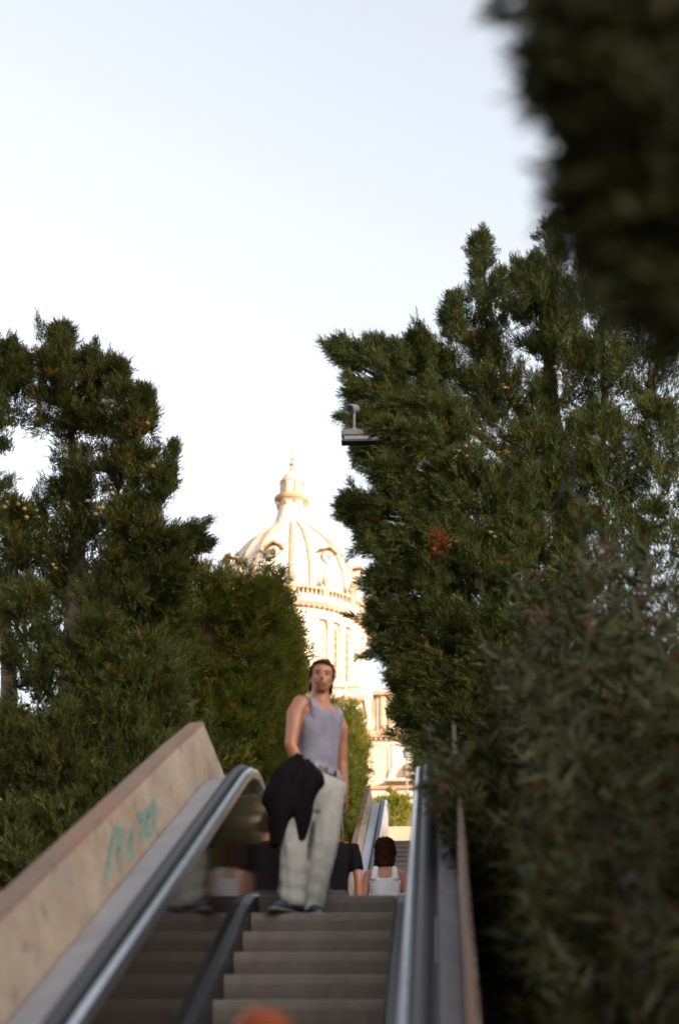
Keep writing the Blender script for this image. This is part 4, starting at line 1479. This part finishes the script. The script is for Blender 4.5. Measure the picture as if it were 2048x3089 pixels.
def make_person(name, label, loc, rz, height, skin, top, top_m, trouser_m, hair_m, hair, arms, female=False, head_turn=0.0, crop=False, group=None, wide=1.0, vox=0.010, turn_face=False):
    """a standing figure; arms: for each side a list shoulder-elbow-wrist offsets"""
    root = empty(name, loc, rz, label, 'person', group)
    root.scale = (height/1.77,)*3
    bm = bmesh.new()
    wsh = 0.165 if female else 0.19
    hw = 0.165 if female else 0.155
    torso = [((0, 0, 0.84), (hw*0.8, 0.10)), ((0, 0, 0.93), (hw, 0.118)), ((0, 0, 1.02), (hw*0.93, 0.108)), ((0, 0, 1.12), (0.125 if female else 0.142, 0.098)), ((0, 0, 1.24), (0.145 if female else 0.162, 0.112)),
             ((0, 0.004, 1.35), (0.160 if female else 0.182, 0.118)), ((0, 0.012, 1.42), (wsh*0.92, 0.095)), ((0, 0.015, 1.465), (0.105, 0.075)), ((0, 0.012, 1.50), (0.062, 0.058))]
    chain(bm, [p for p, r in torso], [r for p, r in torso], 22)
    chain(bm, [(0, 0.014, 1.46), (0, 0.002, 1.53), (0, -0.008, 1.59)], [0.058, 0.052, 0.052] if female else [0.066, 0.060, 0.058], 14)
    T = Matrix.Translation((0, -0.012, 1.535)) @ Matrix.Rotation(head_turn, 4, 'Z')
    head_geo(bm, T)
    for s_ in (-1, 1):
        hp = Vector((s_*0.088, 0, 0.90))
        chain(bm, [hp+Vector((0, 0, 0.03)), hp+Vector((s_*0.006, -0.01, -0.15)), (s_*0.10, -0.015, 0.50), (s_*0.10, 0.0, 0.40), (s_*0.10, 0.02, 0.12), (s_*0.10, 0.02, 0.04)], [0.088, 0.080, 0.055, 0.056, 0.036, 0.036], 14)
        sh, el, wr, hd, pn = arms[s_]
        chain(bm, [Vector((s_*0.11, 0.01, 1.43)), Vector(sh), Vector(sh).lerp(Vector(el), 0.35), Vector(el), Vector(el).lerp(Vector(wr), 0.3), Vector(wr)],
              [0.050, 0.056 if not female else 0.045, 0.050 if not female else 0.038, 0.041 if not female else 0.033, 0.041 if not female else 0.033, 0.027 if not female else 0.023], 14)
        hand(bm, wr, hd, pn, -s_ if True else s_, 0.95 if not female else 0.85, 0.4)
    body = obj('body', bm, skin, root)
    remesh(body, vox, 3)
    # trousers
    bm = bmesh.new()
    chain(bm, [(0, 0, 0.82), (0, 0, 0.92), (0, 0, 1.0)], [(hw+0.012, 0.122), (hw+0.018, 0.132), (hw+0.008, 0.122)], 20)
    for s_ in (-1, 1):
        pts = [(s_*0.085, 0, 0.93), (s_*0.092, -0.005, 0.72), (s_*0.10, -0.01, 0.5), (s_*0.10, 0.005, 0.28), (s_*0.10, 0.012, 0.05)]
        rd = [0.100, 0.098, 0.078*wide, 0.080*wide, 0.086*wide]
        q, rr = [], []
        for i in range(len(pts)-1):
            for f in (0, 0.25, 0.5, 0.75):
                p = Vector(pts[i]).lerp(Vector(pts[i+1]), f)
                q.append(p)
                rr.append((rd[i]+(rd[i+1]-rd[i])*f)*(1+0.05*mnoise.noise(Vector((s_*4, p.z*14, 2)))))
        q.append(Vector(pts[-1]))
        rr.append(rd[-1])
        chain(bm, q, rr, 16)
    t = obj('trousers', bm, trouser_m, root)
    remesh(t, vox, 2)
    for s_ in (-1, 1):
        bm = bmesh.new()
        chain(bm, [(s_*0.10, 0.06, 0.045), (s_*0.10, 0.0, 0.055), (s_*0.105, -0.09, 0.045), (s_*0.105, -0.17, 0.03)], [(0.035, 0.042), (0.042, 0.05), (0.046, 0.04), (0.03, 0.024)], 12, (1, 0, 0))
        s2 = obj('shoe', bm, M['shoe'], root, smooth=True)
        bm = bmesh.new()
        chain(bm, [(s_*0.10, 0.09, 0.013), (s_*0.10, 0.0, 0.013), (s_*0.105, -0.11, 0.013), (s_*0.105, -0.20, 0.013)], [(0.03, 0.012), (0.044, 0.012), (0.048, 0.012), (0.022, 0.012)], 10, (1, 0, 0))
        obj('sole', bm, M['sole'], s2)
    # top
    bm = bmesh.new()
    e = 0.010
    z_low = 1.14 if crop else 0.95
    secs = [(p, (r[0]+e, r[1]+e)) for p, r in torso if z_low-0.02 <= p[2] <= 1.37]
    if crop:
        secs.insert(0, ((0, 0, z_low-0.02), (0.125+0.02, 0.098+0.02)))
    chain(bm, [p for p, r in secs], [r for p, r in secs], 22)
    if top == 'tank':
        for s_ in (-1, 1):
            for fy in (-1, 1):
                chain(bm, [(s_*0.105, fy*0.108, 1.33), (s_*0.100, fy*0.095+0.01, 1.41), (s_*0.095, fy*0.055+0.014, 1.465), (s_*0.095, 0.014, 1.482)], [(0.042, 0.018), (0.036, 0.018), (0.030, 0.016), (0.028, 0.014)], 10)
    else:
        chain(bm, [(0, 0.006, 1.36), (0, 0.012, 1.425), (0, 0.015, 1.478)], [(wsh*0.98, 0.128), (wsh*0.95, 0.108), (0.088, 0.084)], 20)
        for s_ in (-1, 1):
            sh, el = Vector(arms[s_][0]), Vector(arms[s_][1])
            chain(bm, [Vector((s_*0.10, 0.01, 1.41)), sh, sh.lerp(el, 0.35), sh.lerp(el, 0.72)], [0.062, 0.070, 0.066, 0.066], 14)
    tp = obj('top', bm, top_m, root)
    remesh(tp, vox, 3)
    # hair
    bm = bmesh.new()
    if hair == 'bob':
        hair_cap(bm, T, -0.06, -0.035, 0.024, 0.18, 3, 0.022)
    elif hair == 'short':
        hair_cap(bm, T, 0.035, 0.10, 0.008, 0.185, 1)
    elif hair == 'mop':
        hair_cap(bm, T, 0.02, 0.05, 0.020, 0.17, 7, 0.014)
    h_ = obj('hair', bm, hair_m, root, smooth=True)
    return root, T


def hang(s_, out=0.05, fwd=0.0, bend=0.02, sh=0.20):
    return ((s_*sh, 0.01, 1.405), (s_*(sh+out), 0.02+fwd*0.3, 1.12), (s_*(sh+out), -bend+fwd, 0.87), (0, -0.15, -1), (-s_, 0.1, 0))


# woman with the white top, walking away over the landing
make_person('person', 'dark bob-haired woman seen from behind in a white cropped tank top', (0.215, 6.7, Z_MID), R(180), 1.66, M['skin2'], 'tank', M['white_knit'], M['dark_cloth'], M['hair'], 'bob',
            {s_: hang(s_, 0.05, 0, 0.02, 0.178) for s_ in (-1, 1)}, female=True, crop=True)
# someone in black half hidden behind the man
make_person('person', 'person in a black t-shirt with bare arms, half hidden behind the standing man', (-0.235, 5.9, Z_MID), R(180), 1.70, M['skin'], 'tee', M['black_cloth'], M['dark_cloth'], M['hair'], 'short',
            {-1: hang(-1, 0.05), 1: hang(1, 0.05)})
# dark-haired walker just right of the woman
make_person('person', 'dark-clad walker half hidden by the handrail beyond the white-topped woman', (0.33, 9.3, Z_MID), R(180), 1.80, M['skin'], 'tee', M['brown_cloth'], M['dark_cloth'], M['hair'], 'short',
            {s_: hang(s_) for s_ in (-1, 1)}, vox=0.014)
# far walker on the sunlit stair
fy = 55.0
make_person('person', 'far walker in dark clothes coming down the sunlit palace stair', (at(1218, 2480, fy)[0], fy, stair_z(fy)), R(-20), 1.76, M['skin'], 'tee', M['brown_cloth'], M['dark_cloth'], M['hair'], 'short',
            {-1: hang(-1, 0.08, -0.1), 1: hang(1, 0.1, -0.25, 0.1)}, vox=0.016)
# orange-haired rider low on the near escalator: only the crown of the head is in the picture
yr = -5.2+0.15
make_person('person', 'blurred orange-haired rider low on the nearer escalator, only the crown showing', (0.315, -4.62, -4.8*INC), R(180), 1.615, M['skin2'], 'tee', M['dark_cloth'], M['dark_cloth'], M['hair_red'], 'short',
            {s_: hang(s_, 0.05, 0, 0.02, 0.178) for s_ in (-1, 1)}, female=True)

# --- the man standing near the top of the escalator
MZ = 1.6*INC
man = empty('person', (-0.10, 1.80, MZ), 0, 'bearded man in a lilac tank top and baggy jeans standing on the escalator', 'person')


def mw(px, py, y=1.80):
    """picture point -> the man's own coordinates at depth y"""
    p = at(px, py, y)
    return Vector((p[0]+0.10, y-1.80, p[2]-MZ))


TZ = R(46)                                      # chest turned towards the picture's right
RT = Matrix.Rotation(TZ, 3, 'Z')


def tr_(p, c):
    return RT @ Vector(p)+Vector(c)


cx_t = 0.035
tz_secs0 = [(0.86, 0.150, 0.110, 0.00), (0.94, 0.158, 0.115, 0.005), (1.02, 0.148, 0.108, 0.01), (1.12, 0.146, 0.105, 0.015), (1.22, 0.158, 0.112, 0.015), (1.31, 0.178, 0.120, 0.012), (1.38, 0.186, 0.118, 0.01), (1.44, 0.150, 0.095, 0.012), (1.475, 0.095, 0.075, 0.015), (1.51, 0.064, 0.060, 0.02)]
tz_secs = [(z, a*0.93, b*0.95, dx) for z, a, b, dx in tz_secs0]
bm = bmesh.new()
sdv = RT @ Vector((1, 0, 0))
chain(bm, [Vector((cx_t+dx*0.6, 0, z)) for z, a, b, dx in tz_secs], [(a, b) for z, a, b, dx in tz_secs], 24, sdv)
neck0 = Vector((cx_t+0.010, 0.0, 1.48))
chain(bm, [neck0, neck0+Vector((0.002, -0.012, 0.07)), neck0+Vector((0.004, -0.02, 0.12))], [0.068, 0.060, 0.058], 16)
TH = Matrix.Translation((cx_t+0.016, -0.028, 1.537)) @ Matrix.Rotation(R(6), 4, 'Z') @ Matrix.Rotation(R(4), 4, 'Y')
head_geo(bm, TH)
# his right arm (picture left): straight down into the pocket side, under the jacket
shR = Vector((cx_t, 0, 1.415))+RT @ Vector((-0.190, 0.0, 0))
elR = Vector((shR.x-0.035, shR.y-0.02, 1.13))
wrR = Vector((shR.x+0.040, shR.y+0.030, 0.945))
chain(bm, [Vector((cx_t-0.06, 0, 1.44)), shR+Vector((0.02, 0, 0.012)), shR+Vector((-0.012, 0, -0.06)), shR.lerp(elR, 0.5), elR, elR.lerp(wrR, 0.3), wrR], [0.055, 0.058, 0.059, 0.052, 0.042, 0.043, 0.030], 16)
hand(bm, wrR, (0.15, 0.0, -0.98), (0.6, 0.5, 0), 1, 1.0, 0.6)
# his left arm (picture right)
shL = Vector((cx_t, 0, 1.405))+RT @ Vector((0.188, 0.0, 0))
elL = Vector((shL.x+0.020, shL.y+0.05, 1.11))
wrL = Vector((shL.x+0.045, shL.y+0.0, 0.87))
chain(bm, [Vector((cx_t+0.06, 0.03, 1.43)), shL+Vector((-0.02, 0, 0.012)), shL+Vector((0.01, 0, -0.06)), shL.lerp(elL, 0.5), elL, elL.lerp(wrL, 0.3), wrL], [0.055, 0.056, 0.057, 0.050, 0.041, 0.041, 0.029], 16)
hand(bm, wrL, (0.1, -0.1, -1), (-0.8, -0.4, 0), -1, 1.0, 0.4)
# legs under the jeans
fR, fL = Vector((-0.095, -0.14, 0.05)), Vector((0.008, 0.02, 0.05))
hR, hL = Vector((cx_t-0.075, -0.03, 0.90)), Vector((cx_t+0.075, 0.04, 0.90))
for h_, f_ in ((hR, fR), (hL, fL)):
    k_ = h_.lerp(f_, 0.48)+Vector((0.0, -0.04, 0))
    chain(bm, [h_, h_.lerp(k_, 0.5), k_, k_.lerp(f_, 0.35), f_], [0.086, 0.075, 0.055, 0.055, 0.036], 14)
body = obj('body', bm, M['skin'], man)
remesh(body, 0.0065, 3)
face_parts(TH, man, M['hair'])
bm = bmesh.new()
hair_cap(bm, TH, 0.03, 0.10, 0.008, 0.188, 2, 0.005)
obj('hair', bm, M['hair'], man, smooth=True)
# top knot: small tied-up tuft at the back of the crown
bm = bmesh.new()
blob(bm, TH @ Vector((0.025, 0.03, 0.248)), (0.028, 0.028, 0.022))
obj('hair_knot', bm, M['hair'], man, smooth=True)

# tank top
bm = bmesh.new()
e = 0.009
ts = [s_ for s_ in tz_secs if 0.99 < s_[0] < 1.32]
ts = [(0.965, 0.158, 0.116, 0.008)]+ts+[(1.345, 0.158, 0.118, 0.012), (1.385, 0.136, 0.112, 0.012), (1.405, 0.118, 0.102, 0.012)]
fine = []
for a, b in zip(ts[:-1], ts[1:]):
    for f in (0, 0.34, 0.67):
        fine.append(tuple(a[i]+(b[i]-a[i])*f for i in range(4)))
fine.append(ts[-1])
n = 40
rs = []
for z, ra, rb, dx in fine:
    ring = []
    for k in range(n):
        a = 2*math.pi*k/n
        w = 1+0.030*mnoise.noise(Vector((math.cos(a)*2.2, math.sin(a)*2.2, z*9)))+0.012*mnoise.noise(Vector((math.cos(a)*5, math.sin(a)*5+z*18, z*5)))
        p = RT @ Vector(((ra+e)*w*math.cos(a), (rb+e)*w*math.sin(a), 0))
        ring.append(p+Vector((cx_t+dx*0.6, 0, z)))
    rs.append(ring)
rings(bm, rs)
for s_ in (-1, 1):
    for fy_ in (-1, 1):
        pts = [(s_*0.100, fy_*0.078, 1.335), (s_*0.106, fy_*0.084, 1.395), (s_*0.104, fy_*0.062, 1.450), (s_*0.100, 0.0, 1.486)]
        chain(bm, [RT @ Vector((x, y, 0))+Vector((cx_t+0.008, 0, z)) for x, y, z in pts], [(0.040, 0.026), (0.040, 0.024), (0.036, 0.018), (0.032, 0.014)], 12, sdv)
tt_ = obj('tank_top', bm, M['tank'], man)
remesh(tt_, 0.008, 3)

# jeans: pelvis and two wide legs that pool on the shoes
bm = bmesh.new()
pv = [(0.70, 0.090, 0.080), (0.76, 0.135, 0.105), (0.81, 0.160, 0.122), (0.88, 0.172, 0.132), (0.95, 0.168, 0.128), (1.000, 0.160, 0.121)]
chain(bm, [Vector((cx_t, 0, z)) for z, a, b in pv], [(a, b) for z, a, b in pv], 24, sdv)


def leg(h_, f_, r0, r1, r2, seed, kx):
    k_ = h_.lerp(f_, 0.5)+Vector((kx, -0.04, 0))
    n = 30
    rs = []
    for j in range(27):
        t = j/26
        c = h_.lerp(k_, t*2) if t < 0.5 else k_.lerp(f_, t*2-1)
        r = r0+(r1-r0)*min(1, t*2) if t < 0.5 else r1+(r2-r1)*(t*2-1)
        ring = []
        for k in range(n):
            a = 2*math.pi*k/n
            w = 1+0.11*mnoise.noise(Vector((math.cos(a)*1.7+seed, math.sin(a)*1.7, c.z*4+math.cos(a)*1.5)))
            w += (0.012+0.07*t**5)*math.sin(c.z*60+math.cos(a+seed)*2.6)+0.035*mnoise.noise(Vector((math.cos(a)*3, math.sin(a)*3+seed, c.z*16)))
            ring.append(c+Vector((r*w*math.cos(a), r*0.95*w*math.sin(a), 0)))
        rs.append(ring)
    rings(bm, rs)


leg(hR+Vector((-0.012, 0, 0.02)), fR+Vector((-0.012, 0.02, 0.0)), 0.108, 0.094, 0.094, 1.0, -0.018)
leg(hL+Vector((0.012, 0, 0.02)), fL+Vector((-0.012, 0.02, 0.0)), 0.108, 0.094, 0.094, 5.0, 0.026)
jn = obj('jeans', bm, M['jeans'], man)
remesh(jn, 0.008, 2)
# belt with loops and buckle
bm = bmesh.new()
rs = []
for k in range(40):
    a = 2*math.pi*k/40
    p = RT @ Vector((0.163*math.cos(a), 0.124*math.sin(a), 0))+Vector((cx_t, 0, 0))
    o2 = RT @ Vector((0.172*math.cos(a), 0.133*math.sin(a), 0))+Vector((cx_t, 0, 0))
    tilt = -0.012*math.cos(a)
    rs.append([p+Vector((0, 0, 0.945+tilt)), o2+Vector((0, 0, 0.945+tilt)), o2+Vector((0, 0, 0.985+tilt)), p+Vector((0, 0, 0.985+tilt))])
rs.append(rs[0])
V_ = rings(bm, rs, cap=False)
bl = obj('belt', bm, M['belt'], man)
bm = bmesh.new()
for a in (-2.2, -1.1, -0.5):
    p = RT @ Vector((0.176*math.cos(a), 0.137*math.sin(a), 0))+Vector((cx_t, 0, 0.965-0.012*math.cos(a)))
    box(bm, p.x-0.009, p.x+0.009, p.y-0.006, p.y+0.006, p.z-0.032, p.z+0.032)
obj('belt_loops', bm, M['jeans'], man)
p = RT @ Vector((0, -0.139, 0))+Vector((cx_t, 0, 0.965))
boxo('buckle', (-0.024, 0.024, -0.006, 0.006, -0.02, 0.02), M['steel'], man, bev=0.003, loc=p, rot=(0, 0, TZ))
# shoes: the near one points down to the picture's left
for f_, az in ((fR, R(-40)), (fL, R(20))):
    c, s_ = math.cos(az), math.sin(az)
    d = Vector((s_, -c, 0))
    sv = Vector((c, s_, 0))
    g = Vector((f_.x, f_.y+0.03, 0.0))
    bm = bmesh.new()
    chain(bm, [g-d*0.075+Vector((0, 0, 0.05)), g+Vector((0, 0, 0.058)), g+d*0.09+Vector((0, 0, 0.050)), g+d*0.16+Vector((0, 0, 0.038)), g+d*0.195+Vector((0, 0, 0.03))],
          [(0.034, 0.04), (0.042, 0.050), (0.048, 0.042), (0.044, 0.030), (0.022, 0.016)], 16, sv)
    sh_ = obj('shoe', bm, M['shoe'], man, smooth=True)
    bm = bmesh.new()
    chain(bm, [g-d*0.10+Vector((0, 0, 0.0145)), g-d*0.07+Vector((0, 0, 0.0145)), g+d*0.08+Vector((0, 0, 0.0145)), g+d*0.17+Vector((0, 0, 0.0145)), g+d*0.21+Vector((0, 0, 0.0145))],
          [(0.02, 0.014), (0.040, 0.014), (0.053, 0.014), (0.047, 0.014), (0.018, 0.014)], 12, sv)
    obj('sole', bm, M['sole'], sh_)

# the black jacket hanging over his right hand: a thing of its own
jk = empty('jacket', man.location+Vector((-0.16, -0.14, 0.9)), 0, 'black jacket draped over the man’s hand in front of his jeans', 'jacket')
jo = Vector((-0.16, -0.14, 0.9))
bm = bmesh.new()


def fold(pts, rad, seed):
    """a hanging wad of cloth with creases"""
    n = 30
    P_ = [mw(*p)+Vector((0, -0.17, 0)) for p in pts]
    rs = []
    m_ = 22
    for j in range(m_+1):
        g = j/m_*(len(P_)-1)
        i = min(int(g), len(P_)-2)
        f = g-i
        c = P_[i].lerp(P_[i+1], f)
        ra = rad[i][0]+(rad[i+1][0]-rad[i][0])*f
        rb = rad[i][1]+(rad[i+1][1]-rad[i][1])*f
        ring = []
        for k in range(n):
            a = 2*math.pi*k/n
            w = 1+0.16*math.sin(a*5+seed+c.z*6)*0.6+0.18*mnoise.noise(Vector((math.cos(a)*2+seed, math.sin(a)*2, c.z*7)))
            ring.append(c+Vector((ra*w*math.cos(a), rb*w*math.sin(a), 0.012*math.sin(3*a+seed)))-jo)
        rs.append(ring)
    rings(bm, rs)


fold([(905, 2300), (885, 2350), (868, 2420), (848, 2500), (838, 2575)], [(0.03, 0.03), (0.105, 0.05), (0.125, 0.06), (0.068, 0.05), (0.036, 0.03)], 0.0)
fold([(918, 2315), (925, 2370), (915, 2440), (918, 2515), (914, 2560)], [(0.04, 0.035), (0.115, 0.05), (0.085, 0.055), (0.050, 0.045), (0.028, 0.025)], 2.0)
fold([(935, 2325), (958, 2360), (962, 2385), (935, 2420)], [(0.03, 0.03), (0.055, 0.04), (0.055, 0.04), (0.05, 0.03)], 4.0)
fold([(860, 2350), (838, 2400), (830, 2440), (845, 2490)], [(0.03, 0.03), (0.065, 0.04), (0.07, 0.04), (0.05, 0.03)], 6.0)
b_ = obj('cloth', bm, M['black_cloth'], jk)
remesh(b_, 0.009, 3)
